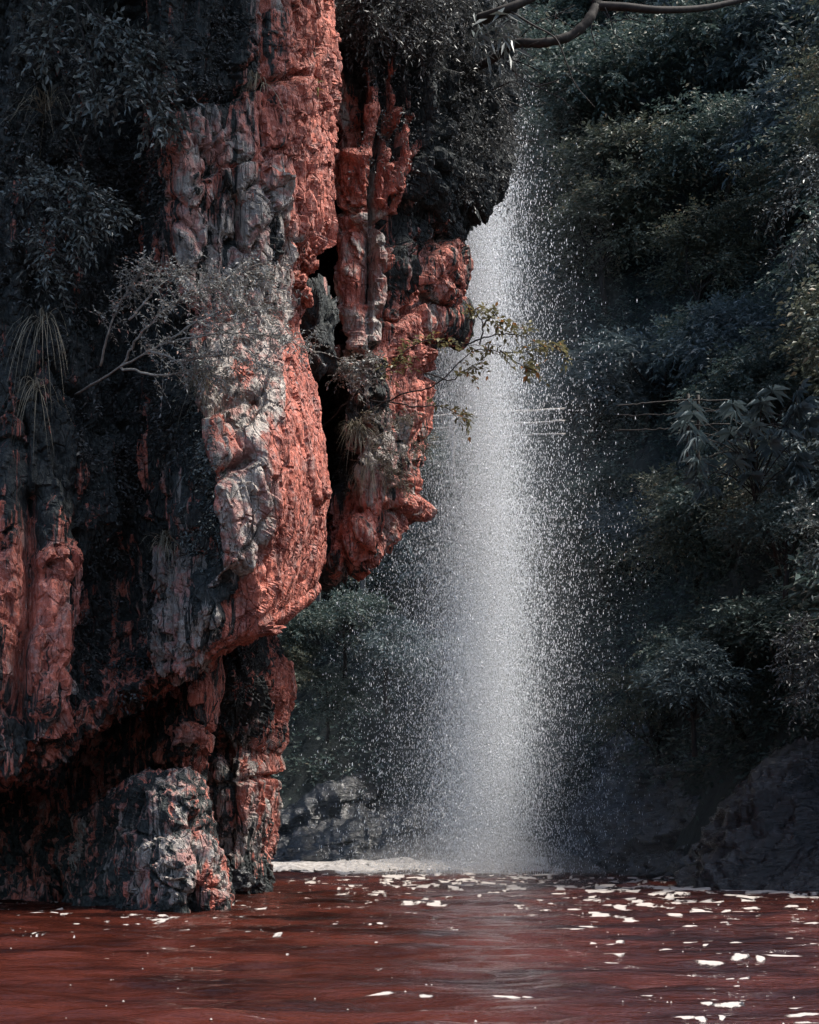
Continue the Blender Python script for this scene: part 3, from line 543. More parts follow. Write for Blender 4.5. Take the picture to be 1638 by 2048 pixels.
n3 = [[(380, t[0]+20, 49), (470, t[0], 48), (560, t[1], 47.6), (640, t[2], 47.6), (700, t[3], 47.8), (780, t[4], 48.2), (880, t[5], 49), (980, t[5]+10, 50)] for t in [(1630, 1620, 1575, 1545, 1590, 1650), (1660, 1645, 1605, 1570, 1615, 1670), (1680, 1670, 1640, 1612, 1645, 1685), (1700, 1698, 1680, 1662, 1675, 1700), (1760, 1760, 1760, 1760, 1760, 1760)]]
n3 = [[(a, b, c-0.35*i+(1.5 if i == 0 else 0)) for a, b, c in r] for i, r in enumerate(n3)]
bank_rock('wet_outcrop', 'wet layered rock ledge glinting behind the pillar, the upper of two', n3, 541)
n4 = [[(400, t[0], 47), (520, t[0], 46.2), (620, t[1], 45.6), (720, t[2], 45.4), (820, t[3], 45.4), (900, t[4], 45.8), (1000, t[5], 46.5), (1100, t[5], 47.5)] for t in [(1700, 1680, 1655, 1640, 1630, 1670), (1712, 1692, 1668, 1652, 1640, 1690), (1722, 1712, 1696, 1680, 1672, 1706), (1734, 1730, 1725, 1718, 1714, 1726), (1770, 1770, 1770, 1770, 1770, 1770)]]
n4 = [[(a, b, c-0.3*i+(1.5 if i == 0 else 0)) for a, b, c in r] for i, r in enumerate(n4)]
bank_rock('wet_outcrop', 'low wet rock shelf behind the white foam, below the upper ledge', n4, 561)

# ------------------------------------------------------------------ plants
def tri(Fc):
    Fc = np.asarray(Fc); return Fc if Fc.shape[1] == 3 else np.concatenate([Fc[:, [0, 1, 2]], Fc[:, [0, 2, 3]]])
def tree_proto(seed, R, leaf_mat, nclump=16, ntw=78, k=9, ll=0.10, lw=0.045, L=0.55, flat=0.6):
    rng = np.random.default_rng(seed); H = R*1.15
    c = sphere_dirs(rng, nclump, 0.35)*np.array([R, R, R*0.75])*rng.uniform(0.45, 0.95, (nclump, 1)); c[:, 2] += H
    wood = [tube(smooth_line(wobble(rng, [(0, 0, -0.5), (0.05*R, 0, 0.3*H), (0, 0.05*R, 0.7*H), (0, 0, 1.2*H)], 0.06*R), 5), np.linspace(0.06*R, 0.02*R, 16), 7)]
    for q in c:
        st = np.array([0, 0, rng.uniform(0.25, 0.9)*H]); m = (st+q)/2+rng.normal(0, 0.08*R, 3)-UP*0.08*R
        wood.append(tube(smooth_line([st, m, q], 5), np.linspace(0.022*R, 0.006*R, 11), 5))
    O = []; D = []
    for q in c:
        d = sphere_dirs(rng, ntw, 0.25); d[:, 2] *= 0.55; r = 0.42*R*rng.uniform(0.75, 1.25)
        O.append(q+d*np.array([r, r, r*0.6])*rng.uniform(0.05, 1.0, (ntw, 1))); D.append(nrm(d+nrm(q-np.array([0, 0, H]))*0.45+rng.normal(0, 0.2, d.shape)))
    V, Fc = sprays(rng, np.concatenate(O), np.concatenate(D), rng.uniform(0.6, 1.2, nclump*ntw)*L, k, ll, lw, 0.35, flat)
    return mesh_from('trunk', *merge(wood), M_BARK), mesh_from('crown', V, Fc, leaf_mat, smooth=False)
PROTO = [tree_proto(1, 1.5, L_FOREST, ll=0.13, lw=0.06, ntw=60), tree_proto(2, 1.5, L_FOREST2, ll=0.11, lw=0.048, ntw=66), tree_proto(3, 1.5, L_FOREST3, nclump=13, ll=0.19, lw=0.062, k=8, ntw=52), tree_proto(4, 1.5, L_FOREST, nclump=18, ll=0.11, lw=0.055, L=0.45, ntw=60)]
rng = np.random.default_rng(77)
spots = []
for row, (o, sc) in enumerate([(1.2, 0.8), (2.9, 0.9), (4.8, 1.0), (7.0, 1.15), (9.3, 1.3), (11.8, 1.45), (14.6, 1.65), (17.8, 1.9), (21.5, 2.2), (26, 2.5)]):
    si = 22.0; prev = None; need = 0.5
    while si < 130:
        si += 0.3; here = hill_at(si, o)
        if prev is not None and np.linalg.norm(here-prev) < need: continue
        prev = here; need = 2.3*sc*rng.uniform(0.8, 1.25)
        a = si+rng.normal(0, 0.1); oo = o+rng.normal(0, 0.35*(1+row*0.2)); b = hill_at(a, oo); px = HX+b[0]/b[1]*F; py = HY-(b[2]-1)/b[1]*F
        rad = 2.2*sc/b[1]*F
        if b[1] > 20 and 560-rad*0.6 < px < 1640+rad and -rad < py < 1760 and not (px < 800 and py < 900) and not (px > 1080 and py > 1560) and not (px < 900 and py > 1480): spots.append((row, px, b, sc))
ORD = ['first', 'second', 'third', 'fourth', 'fifth', 'sixth', 'seventh', 'eighth', 'ninth', 'tenth', 'eleventh', 'twelfth', 'thirteenth', 'fourteenth', 'fifteenth', 'sixteenth', 'seventeenth', 'eighteenth', 'nineteenth', 'twentieth', 'twenty-first', 'twenty-second', 'twenty-third', 'twenty-fourth']
ROWN = ['lowest row above the rocks']+['%s row up the slope' % o_ for o_ in ORD[1:9]]+['topmost row on the slope']
KIND = ['dark green leafy tree', 'olive fine leaved tree', 'blue green long leaved tree', 'dense small leaved dark tree']
spots.sort(key=lambda t: (t[0], t[1])); cnt = {}
for row, px, b, sc in spots:
    i = cnt.get(row, 0); cnt[row] = i+1; k = int(rng.integers(0, 4))
    e = empty('forest_tree', b); e.rotation_euler = (rng.normal(0, 0.12), rng.normal(0, 0.12), rng.uniform(0, 6.28)); s_ = sc*rng.uniform(0.85, 1.2); e.scale = (s_, s_, s_*rng.uniform(0.85, 1.1))
    link('trunk', PROTO[k][0], e); link('crown', PROTO[k][1], e)
    tag(e, '%s, %s from the left in the %s' % (KIND[k], ORD[i], ROWN[row]), 'tree', 'trees covering the far and right slopes')
for px_, py_, d_, sc_, k, lb in [(596, 1345, 44.3, 0.62, 3, 'bushy dark shrub growing in front of the wide concrete post'), (690, 1330, 44.4, 0.66, 0, 'leafy bush between the two concrete posts'), (560, 1430, 44.0, 0.6, 1, 'olive bush at the edge of the rock pillar'), (775, 1400, 44.6, 0.7, 2, 'bush at the left edge of the spray above the ledges'), (655, 1460, 44.4, 0.55, 3, 'low bush hanging above the upper wet ledge'), (1570, 1170, 29.6, 0.55, 0, 'bush hiding the foot of the fan leaved tree'), (1640, 1440, 28.8, 0.42, 3, 'bush on top of the nearest wet rock slope'), (1390, 1480, 32.5, 0.6, 2, 'long leaved bush on the wet slope right of the spray'), (1880, 1560, 28.5, 1.35, 0, 'dark tree added at the right edge to shade the nearest wet rock slope'), (1960, 1380, 28.5, 1.5, 3, 'dense unseen tree added beyond the right edge to shade the nearest rock slope'), (1820, 900, 29.5, 1.2, 1, 'olive tree added for shade at the right edge beside the fan leaved tree')]:  # last three: trees added past the right edge to shade the wet rock
    e = empty('forest_bush', P(px_, py_, d_)); e.scale = (sc_, sc_, sc_); e.rotation_euler = (0, 0, px_); link('trunk', PROTO[k][0], e); link('crown', PROTO[k][1], e); tag(e, lb, 'bush', 'bushes by the water')
# low growth between the trees
rng = np.random.default_rng(5); n = 16000
sq = np.linspace(20, 128, 500); oq = np.linspace(0.9, 27, 60); PQ = hill_at(np.repeat(sq[:, None], 60, 1), np.repeat(oq[None], 500, 0)); ar = np.linalg.norm(np.cross(PQ[1:, :-1]-PQ[:-1, :-1], PQ[:-1, 1:]-PQ[:-1, :-1]), axis=-1)/PQ[:-1, :-1, 1]**1.2
ppx = HX+PQ[:-1, :-1, 0]/PQ[:-1, :-1, 1]*F; ppy = HY-(PQ[:-1, :-1, 2]-1)/PQ[:-1, :-1, 1]*F; ar = ar*((ppx > 480) & (ppx < 1800) & (ppy > -250) & (PQ[:-1, :-1, 1] > 15))
ci = rng.choice(ar.size, n, p=(ar/ar.sum()).ravel()); si = sq[ci//59]+rng.uniform(0, 1, n)*(sq[1]-sq[0]); oo = oq[ci % 59]+rng.uniform(0, 1, n)*(oq[1]-oq[0]); O = hill_at(si, oo); Oa = hill_at(si, oo+0.05); Ob = hill_at(si+0.05, oo)
Nn = nrm(np.cross(Ob-O, Oa-O)); Nn *= np.sign(np.sum(Nn*np.array([0, -1, 0.5]), -1, keepdims=True)); keep = O[:, 1] > 20
O = O[keep]; Nn = Nn[keep]
V, Fc = sprays(rng, O-Nn*0.05, Nn+sphere_dirs(rng, len(O), 0.3)*0.9, rng.uniform(0.35, 0.8, len(O))*(0.6+O[:, 1]/60), 8, 0.14, 0.06, 0.4)
ug = link('undergrowth', mesh_from('undergrowth', V, Fc, L_FOREST, smooth=False)); ug['kind'] = 'stuff'; tag(ug, 'dark leafy undergrowth covering the steep forest slope between the trees', 'undergrowth')

def shrub(name, label, cat, branches, leaf_mat, bark, seed, ntw, L, k, ll, lw, droop=0.3, upb=0.3, outw=0.4, r0=0.02, flat=0.6, stems=0.003, start=0.25, group=None, spread=0.9):
    """branches: lists of (px,py,d); leafy twigs grow along them"""
    rng = np.random.default_rng(seed); lines = [smooth_line([P(*q) for q in br], 8) for br in branches]
    e = empty(name, lines[0][0]); tag(e, label, cat, group); O = []; D = []; lens = np.array([len(b) for b in branches], float); tw = (ntw*lens/lens.sum()).astype(int)+1
    for ln, m in zip(lines, tw):
        ln = ln+rng.normal(0, 0.008, ln.shape); part('branch', *tube(ln, np.linspace(r0, r0*0.25, len(ln)), 6), bark, e)
        t = start+(1-start)*rng.random(m)**0.8; i = t*(len(ln)-1.001); a = i.astype(int); f = (i-a)[:, None]; T = nrm(ln[a+1]-ln[a])
        O.append(ln[a]*(1-f)+ln[a+1]*f); D.append(nrm(T*outw+sphere_dirs(rng, m, upb)))
    O = np.concatenate(O); D = np.concatenate(D); lv, stm = sprays(rng, O, D, rng.uniform(0.5, 1.15, len(O))*L, k, ll, lw, droop, flat, spread, stems=stems)
    for nm_, (V_, F_), m_ in (('twigs', stm, bark), ('leaves', lv, leaf_mat)): part(nm_, V_, F_, m_, e, smooth=False)['kind'] = 'stuff'
    return e
# pale shrub across the cliff face
shrub('pale_shrub', 'wiry shrub with tiny pale grey leaves spreading across the main red cliff face', 'shrub',
    [[(150, 790, 22.2), (240, 735, 21.4), (330, 688, 20.9), (440, 668, 20.7), (540, 672, 20.8), (632, 705, 21.2)], [(240, 735, 21.4), (290, 660, 21.0), (345, 610, 20.8), (430, 575, 20.8), (520, 570, 21)],
     [(330, 688, 20.9), (400, 640, 20.8), (480, 615, 20.8), (560, 620, 21)], [(200, 730, 21.6), (220, 650, 21.3), (260, 570, 21.2), (300, 530, 21.2)], [(240, 735, 21.4), (320, 750, 21), (400, 740, 20.9), (460, 760, 21.0)], [(300, 700, 21), (360, 720, 20.8), (450, 710, 20.7), (540, 735, 20.9)],
     [(430, 575, 20.8), (480, 545, 20.9), (545, 560, 21)], [(260, 640, 21.1), (320, 570, 21), (370, 545, 21)]], L_PALE, M_PALEBARK, 11, 720, 0.36, 9, 0.05, 0.020, 0.25, 0.25, 0.5, 0.016, stems=0.0028)
# glossy shrubs high on the left
shrub('glossy_shrub', 'glossy dark leaved shrub hanging at the top left of the cliff', 'shrub',
    [[(110, -60, 22), (190, 30, 21.4), (250, 110, 21.1), (290, 200, 21.1)], [(190, 30, 21.4), (230, 50, 21.1), (300, 110, 21.1), (330, 170, 21.3)], [(150, 10, 21.6), (180, 120, 21.3), (200, 210, 21.3)], [(150, -40, 21.6), (100, 40, 21.4), (70, 90, 21.4)], [(250, 110, 21.1), (310, 190, 21.1), (340, 250, 21.3)]],
    L_GLOSS, M_BARK, 12, 260, 0.42, 7, 0.105, 0.046, 0.4, 0.1, 0.5, 0.018)
shrub('glossy_shrub', 'glossy leafy shrub jutting from the dark left cliff above the pale shrub', 'shrub',
    [[(40, 430, 22), (80, 390, 21.4), (130, 370, 21.1), (190, 395, 21.1)], [(80, 400, 21.4), (120, 430, 21.1), (170, 470, 21.1)], [(60, 420, 21.7), (80, 480, 21.3), (110, 550, 21.3)], [(40, 430, 22), (60, 360, 21.4), (90, 345, 21.3)], [(120, 420, 21.2), (180, 420, 21), (225, 405, 21.1)]],
    L_GLOSS, M_BARK, 13, 230, 0.36, 8, 0.085, 0.036, 0.4, 0.15, 0.5, 0.016)
# olive sapling reaching over the spray
shrub('olive_sapling', 'slender sapling with olive leaves reaching out in front of the spray', 'sapling',
    [[(640, 860, 27.0), (700, 800, 26.4), (780, 730, 26.2), (850, 680, 26.2), (930, 690, 26.3), (1010, 690, 26.4)], [(720, 830, 26.6), (800, 790, 26.3), (870, 770, 26.2), (930, 715, 26.2), (960, 700, 26.2), (1040, 705, 26.3), (1100, 690, 26.4), (1142, 714, 26.4)],
     [(850, 745, 26.2), (900, 760, 26.2), (930, 740, 26.2), (970, 720, 26.3)], [(740, 800, 26.4), (830, 812, 26.2), (890, 815, 26.2), (936, 842, 26.2)], [(960, 690, 26.3), (966, 650, 26.3), (950, 618, 26.3), (985, 635, 26.3)], [(966, 650, 26.3), (990, 630, 26.3), (1000, 645, 26.3)],
     [(700, 800, 26.4), (740, 760, 26.2), (780, 740, 26.2), (810, 715, 26.2)], [(930, 690, 26.3), (990, 670, 26.4), (1050, 672, 26.4), (1090, 695, 26.5)], [(1000, 700, 26.3), (1040, 730, 26.3), (1075, 745, 26.4)]],
    L_OLIVE, M_BARK, 14, 120, 0.24, 6, 0.095, 0.052, 0.2, 0.15, 0.9, 0.013, start=0.42, flat=1.0, stems=0.0025)
# shrubs on the rear buttress
rngc = np.random.default_rng(19); br = []
for i in range(26):
    x0, y0 = rngc.uniform(850, 960), rngc.uniform(170, 300); d0 = 28.6+(x0-850)*0.012; dx = rngc.uniform(10, 75); dr = rngc.uniform(40, 130)
    br.append([(x0, y0, d0+0.4), (x0+dx*0.5, y0-rngc.uniform(5, 25), d0-0.5), (x0+dx*0.85, y0+dr*0.35, d0-0.7), (min(x0+dx, 1012), y0+dr, d0-0.6)])
shrub('cascading_shrub', 'dense grey twiggy shrub spilling over the buttress overhang beside the spray', 'shrub', br, L_DARK, M_BARK, 15, 900, 0.42, 10, 0.06, 0.024, 0.45, 0.2, 0.5, 0.012)
br = []
for i in range(30):
    x0, y0 = rngc.uniform(660, 990), rngc.uniform(-130, 30); d0 = 26.3+abs(x0-745)*0.011; dr = rngc.uniform(40, 130)*(0.6 if x0 < 830 else 1.3)
    br.append([(x0, y0, d0+0.3), (x0+rngc.uniform(-20, 30), y0+dr*0.3, d0-0.5), (x0+rngc.uniform(-30, 40), y0+dr*0.65, d0-0.6), (x0+rngc.uniform(-40, 50), y0+dr, d0-0.5)])
shrub('overhanging_shrub', 'dark mass of hanging foliage along the top of the rear buttress', 'shrub', br, L_DARK, M_BARK, 16, 850, 0.45, 9, 0.085, 0.034, 0.5, 0.0, 0.4, 0.014)
shrub('ledge_shrub', 'small pale bushy plant on a ledge low on the buttress', 'shrub', [[(700, 800, 27), (705, 750, 26.3), (690, 715, 26.1)], [(705, 760, 26.4), (730, 730, 26.1), (745, 712, 26.1)], [(700, 790, 26.8), (720, 765, 26.2), (755, 755, 26.2)], [(700, 770, 26.6), (690, 750, 26.2), (680, 735, 26.2)]],
    L_PALE, M_PALEBARK, 17, 150, 0.26, 8, 0.06, 0.028, 0.35, 0.2, 0.4, 0.01)
shrub('thorny_shrub', 'thin dry shrub with small tan leaves on the lower edge of the buttress', 'shrub', [[(690, 900, 27.2), (740, 880, 26.4), (790, 850, 26.4), (820, 830, 26.5)], [(700, 890, 27), (760, 900, 26.4), (820, 900, 26.5), (865, 880, 26.6)], [(700, 920, 27), (760, 930, 26.5), (800, 945, 26.6)], [(690, 870, 27), (720, 850, 26.4), (750, 830, 26.3)], [(720, 960, 27), (770, 955, 26.5), (815, 970, 26.7)]],
    L_GRASS, M_PALEBARK, 18, 240, 0.24, 8, 0.05, 0.02, 0.3, 0.2, 0.5, 0.010)
for lab, br, lm, sd, nt_, Lk in [('leafy twig curving from the right edge above the lower outcrop', [[(1760, 1180, 24.5), (1690, 1090, 24.2), (1640, 1030, 24.1), (1600, 1005, 24.1)], [(1700, 1110, 24.3), (1650, 1060, 24.2), (1590, 1050, 24.2)], [(1720, 1150, 24.3), (1660, 1100, 24.2), (1620, 1110, 24.2)]], L_GLOSS, 21, 70, 0.35),
        ('glossy drooping branch at the upper right edge', [[(1780, 300, 26), (1700, 330, 25.6), (1620, 370, 25.4), (1540, 420, 25.4)], [(1700, 330, 25.6), (1640, 300, 25.4), (1590, 330, 25.4)], [(1720, 360, 25.6), (1640, 430, 25.4), (1580, 500, 25.4)]], L_GLOSS, 22, 130, 0.42),
        ('feathery dark fern branch at the right edge below the leafy twig', [[(1780, 1350, 25), (1700, 1260, 24.6), (1620, 1240, 24.5), (1560, 1290, 24.5)], [(1740, 1320, 24.8), (1650, 1330, 24.5), (1590, 1400, 24.5)], [(1720, 1280, 24.7), (1640, 1290, 24.5), (1570, 1340, 24.5)]], L_DARK, 23, 170, 0.4)]:
    shrub('leafy_branch', lab, 'branch', br, lm, M_BARK, sd, nt_, Lk, 9, 0.075, 0.028, 0.35, 0.15, 0.6, 0.012)

# palmate tree on the right bank: fans of long leaflets
rng = np.random.default_rng(31); c0 = P(1490, 950, 29.5)
e = empty('fan_leaved_tree', P(1560, 1150, 30.5)); tag(e, 'tree with big drooping fans of long leaflets on the right bank', 'tree')
wood = []; lv = []
part('trunk', *tube(smooth_line([P(1560, 1150, 30.8), P(1540, 1060, 30.4), P(1510, 950, 30.1), P(1500, 850, 30)], 6), np.linspace(0.04, 0.02, 19), 7), M_BARK, e)
for i in range(44):
    px, py = rng.uniform(1370, 1620), rng.uniform(770, 960); py += max(0, 1480-px)*0.3; d = rng.uniform(28.6, 30); c = P(px, py, d)
    st = P(1510, rng.uniform(840, 1020), 30.1); wood.append(tube(smooth_line([st, (st+c)/2+UP*0.1, c], 5), np.linspace(0.014, 0.005, 11), 4))
    lv = []; m = int(rng.integers(9, 13)); ax = nrm(c-st+rng.normal(0, 0.3, 3)); sd_ = nrm(np.cross(ax, UP)); an = np.linspace(-2.2, 2.2, m)
    for a_ in an:
        dr = nrm(ax*math.cos(a_)+sd_*math.sin(a_)-UP*rng.uniform(0.25, 0.55)); l = rng.uniform(0.28, 0.42)*(1-0.12*abs(a_)); w = nrm(np.cross(dr, UP))*0.026; mid = c+dr*l*0.5+UP*0.03; tip = c+dr*l-UP*0.08
        lv.append((np.array([c, mid-w, tip, mid+w]), np.array([[0, 1, 2], [0, 2, 3]])))
    part('leaf', *merge(lv), L_FOREST3, e, smooth=False)
for w_ in wood: part('branch', *w_, M_BARK, e)

# bare dark limb and its twigs at the top
e = empty('overhanging_limb', P(985, 130, 27.5)); tag(e, 'thick dark curved tree limb with bare twigs at the top of the gorge', 'tree limb')
part('limb', *tube(smooth_line([P(930, 150, 28.2), P(985, 118, 27.6), P(1030, 88, 27.2), P(1085, 86, 27), P(1140, 72, 27), P(1175, 42, 27), P(1195, 0, 27.1), P(1200, -80, 27.2)], 8), np.linspace(0.062, 0.08, 57)*(1+0.12*np.sin(np.arange(57)*1.7)*np.cos(np.arange(57)*0.6)), 10), M_DARKWOOD, e)
part('branch', *tube(smooth_line([P(1190, 12, 27.1), P(1250, 14, 27), P(1320, 20, 27), P(1420, 14, 27.2), P(1560, -20, 27.5)], 8), np.linspace(0.07, 0.04, 33), 8), M_DARKWOOD, e)
part('branch', *tube(smooth_line([P(960, 40, 27.3), P(1010, 20, 27), P(1080, -10, 27)], 8), np.linspace(0.10, 0.05, 17), 8), M_DARKWOOD, e)
rng = np.random.default_rng(41)
for br in [[(1015, 20, 27), (1070, 50, 26.8), (1110, 82, 26.8), (1135, 130, 26.8), (1155, 175, 26.8), (1190, 215, 26.8)], [(1045, 90, 27.1), (1045, 115, 27), (1030, 128, 27)], [(1000, 110, 27.4), (1040, 150, 27), (1080, 175, 27), (1130, 200, 27)], [(1000, 112, 27.4), (1060, 130, 27), (1100, 160, 27)], [(1030, 88, 27.2), (1070, 50, 27), (1120, 25, 27), (1150, 10, 27)],
        [(1070, 174, 27), (1110, 160, 27), (1135, 145, 27)], [(1210, 15, 27), (1222, 45, 27), (1228, 70, 27)], [(1250, 15, 27), (1262, 35, 27), (1300, 48, 27)], [(985, 180, 28), (1030, 172, 27.6), (1045, 178, 27.6)], [(990, 190, 28), (1020, 240, 27.6), (1025, 300, 27.6)], [(1010, 200, 27.8), (1040, 210, 27.5), (1070, 230, 27.5)], [(1080, 86, 27), (1100, 60, 26.9), (1112, 20, 26.9)], [(1190, 90, 27), (1184, 60, 27), (1188, 20, 27)]]:
    ln = smooth_line(wobble(rng, [P(*q) for q in br], 0.02), 6); part('twig', *tube(ln, np.linspace(0.018 if len(br) > 5 else 0.011, 0.005, len(ln)), 5), M_BARK, e)
    for j in range(3):
        a_ = ln[int(rng.integers(2, len(ln)))]; b_ = a_+np.array([rng.uniform(0.1, 0.5), rng.normal(0, 0.1), rng.uniform(-0.35, 0.2)]); part('twig', *tube(smooth_line([a_, (a_+b_)/2+rng.normal(0, 0.03, 3), b_], 4), np.linspace(0.006, 0.003, 9), 4), M_BARK, e)
V, Fc = sprays(rng, np.array([P(rng.uniform(940, 1025), rng.uniform(10, 75), 26.9) for _ in range(16)]), np.array([(0.4, -0.2, -1.0)]*16)+rng.normal(0, 0.3, (16, 3)), 0.3, 4, 0.30, 0.06, 0.3)
for i in range(len(V)//4): part('leaf', V[4*i:4*i+4], [[0, 1, 2], [0, 2, 3]], L_GLOSS, e, smooth=False)

# grass tufts
def tuft(name, label, px, py, d, n, ln, seed, droop=1.0, dirv=(0, -1, 0.6), mat=None, w=0.006, spread=0.6):
    rng = np.random.default_rng(seed); c = P(px, py, d); D = nrm(np.array(dirv)+rng.normal(0, spread, (n, 3))); l = ln*rng.uniform(0.5, 1.1, n); t = np.linspace(0, 1, 6)
    C = c+rng.normal(0, 0.04, (n, 1, 3))+D[:, None]*(l[:, None]*t)[..., None]; C[..., 2] -= droop*l[:, None]*t**2.2*0.7; S = nrm(np.cross(D, UP+rng.normal(0, 0.3, (n, 3))))[:, None]*(w*(1-t**2*0.9))[None, :, None]
    V = np.stack([C-S, C+S], 2).reshape(-1, 3); i = np.arange(n*12).reshape(n, 6, 2); q = np.stack([i[:, :-1, 0], i[:, :-1, 1], i[:, 1:, 1], i[:, 1:, 0]], -1).reshape(-1, 4)
    o = link(name, mesh_from(name, V-c, q, mat or L_GRASS), None, c); return tag(o, label, 'grass')
tuft('grass_tuft', 'pale dry grass tuft on the lower cliff left of the bright face', 335, 1082, 21.9, 90, 0.42, 1)
tuft('grass_tuft', 'tan grass clump on the buttress under the ledge shrub', 712, 858, 26.6, 150, 0.45, 2, 1.3)
tuft('grass_tuft', 'hanging dry grass low on the buttress below the thorny shrub', 735, 930, 26.7, 150, 0.5, 3, 1.8, spread=0.5)
tuft('grass_tuft', 'long straw hanging at the far left of the dark cliff', 85, 640, 21.6, 34, 0.8, 4, 1.9, spread=0.9)
tuft('grass_tuft', 'drooping straw on the dark cliff below the long straw', 75, 770, 21.6, 30, 0.6, 5, 1.9, spread=0.9)
tuft('grass_tuft', 'arching thin grass on the dark cliff above the glossy leafy shrub', 90, 215, 21.8, 40, 0.9, 6, 1.2)
tuft('grass_tuft', 'small grass tuft growing from the crack at the top of the red face', 515, 165, 21.9, 30, 0.4, 7, 1.6)
tuft('grass_tuft', 'small green fern tuft at the right edge of the upper red column', 630, 178, 23.4, 24, 0.22, 8, 1.0, w=0.012, mat=L_OLIVE)
tuft('grass_tuft', 'wispy dark grass on the face above the shadowed ledge', 405, 760, 21.2, 60, 0.5, 9, 1.5)

# creepers rooted on the rock
def creeper(label, surf, cx, cy, rx, ry, n, lm, seed, L=0.3, k=7, ll=0.06, lw=0.028, droop=0.5):
    rng = np.random.default_rng(seed); D, N, q = SURF[surf]; r = ((q[..., 0]-cx)/rx)**2+((q[..., 1]-cy)/ry)**2; idx = np.argwhere(r < 1)
    wgt = np.exp(-1.2*r[idx[:, 0], idx[:, 1]])*(0.15+np.clip(vn(D[idx[:, 0], idx[:, 1]]*2.2, seed)+0.4, 0, 1)); sel = idx[rng.choice(len(idx), n, p=wgt/wgt.sum())]; O = D[sel[:, 0], sel[:, 1]]; Nn = N[sel[:, 0], sel[:, 1]]
    c = O.mean(0); V, Fc = sprays(rng, O-Nn*0.02, Nn*0.7-UP*0.15+rng.normal(0, 0.45, O.shape), L*rng.uniform(0.5, 1.2, n), k, ll, lw, droop)
    o = link('creeper', mesh_from('creeper', V-c, Fc, lm, smooth=False), None, c); return tag(o, label, 'creeper')
creeper('dark creeper filling the cleft left of the bright main face', 'cliff_face', 395, 900, 34, 240, 420, L_GLOSS, 51, 0.22, 7, 0.05, 0.025)
creeper('dark creeper over the shaded cliff at the left edge', 'cliff_face', 130, 330, 150, 380, 900, L_DARK, 52, 0.3)
creeper('black leafy creeper between the top left shrub and the red face', 'cliff_face', 290, 330, 70, 260, 520, L_DARK, 53, 0.26)
creeper('thin creeper on the shaded lower left ribs', 'cliff_face', 250, 860, 120, 160, 420, L_DARK, 54, 0.25)
creeper('sparse creeper below the cleft on the lower left cliff', 'cliff_face', 240, 1240, 90, 170, 300, L_DARK, 55, 0.22)
creeper('small leaved creeper on the grey top left of the red column', 'cliff_face', 420, 70, 80, 120, 320, L_DARK, 56, 0.2, 7, 0.045, 0.02)
creeper('creeper hanging in the dark cleft between cliff and buttress', 'buttress_face', 655, 330, 45, 260, 500, L_DARK, 57, 0.32)
creeper('bluish creeper in the lower cleft behind the bright cliff edge', 'buttress_face', 665, 880, 45, 190, 420, L_GLOSS, 58, 0.22, 7, 0.05, 0.022)
creeper('dark creeper draped over the outer edge of the buttress overhang', 'buttress_face', 930, 210, 90, 180, 700, L_DARK, 59, 0.32)
creeper('creeper speckling the upper red flutes of the buttress', 'buttress_face', 760, 190, 80, 170, 480, L_DARK, 60, 0.25, 7, 0.05, 0.022)
creeper('mossy creeper on the dark top of the rock pillar', 'pillar_face', 480, 1370, 50, 90, 180, L_DARK, 61, 0.18, 6, 0.05, 0.022)

# ------------------------------------------------------------------ built things behind the spray
def railing(name, label, segs, posts, d, r=0.032, mat=None):
    e = empty(name, P(*posts[0][:2], d)); tag(e, label, 'railing'); rng = np.random.default_rng(int(d*10))
    for sline in segs: ln = smooth_line([P(a, b, d) for a, b in sline], 8); part('rail', *tube(ln+rng.normal(0, 0.008, ln.shape), r*rng.uniform(0.8, 1.1), 7), mat or M_RAIL, e)
    for px, y0, y1 in [(p[0], p[1], p[2]) for p in posts]: part('post', *tube(smooth_line([P(px, y1, d+0.06), P(px+1, (y0+y1)/2, d+0.06), P(px, y0, d+0.06)], 4), 0.06*r/0.032, 8), mat or M_RAIL, e)
    return e
railing('wooden_railing', 'sagging three rail wooden fence seen through the spray', [[(700, 846), (810, 840), (860, 832), (960, 826), (1040, 822), (1130, 818)], [(700, 866), (815, 862), (900, 856), (1000, 850), (1130, 842)], [(700, 892), (815, 888), (870, 884), (960, 876), (1050, 870), (1130, 868)]], [(700, 820, 960), (905, 818, 950)], 44.5, 0.026)
railing('wooden_railing', 'dim wooden fence half hidden in the right bank trees', [[(1230, 812), (1300, 806), (1375, 800), (1460, 800)], [(1230, 832), (1320, 830), (1375, 825), (1460, 818)], [(1230, 862), (1320, 858), (1375, 852), (1460, 848)]], [(1376, 788, 930), (1396, 790, 930)], 33.0, 0.016, M_DARKWOOD)
def concrete_post(label, px, w, y0, y1, d):
    c = P(px, y1, d); hw = w/2*d/F; hgt = (y1-y0)*d/F; b = 0.02
    prof = np.array([(-hw+b, -hw), (hw-b, -hw), (hw, -hw+b), (hw, hw-b), (hw-b, hw), (-hw+b, hw), (-hw, hw-b), (-hw, -hw+b)]); V = np.concatenate([np.c_[prof, np.full(8, 0.0)], np.c_[prof, np.full(8, hgt)], np.c_[prof*1.18, np.full(8, hgt)], np.c_[prof*1.18, np.full(8, hgt+0.12)], [[0, 0, hgt+0.12]]])
    Fc = [[8*r+i, 8*r+(i+1) % 8, 8*r+8+(i+1) % 8, 8*r+8+i] for r in range(3) for i in range(8)]; Ft = np.concatenate([tri(np.array(Fc)), np.array([[24+i, 24+(i+1) % 8, 32] for i in range(8)])])
    return tag(link('concrete_post', mesh_from('concrete_post', V, Ft, M_CONC, smooth=False), None, c), label, 'post', 'concrete posts behind the spray')
concrete_post('wide grey concrete post just below the tip of the bright cliff', 622, 38, 1085, 1290, 45.2)
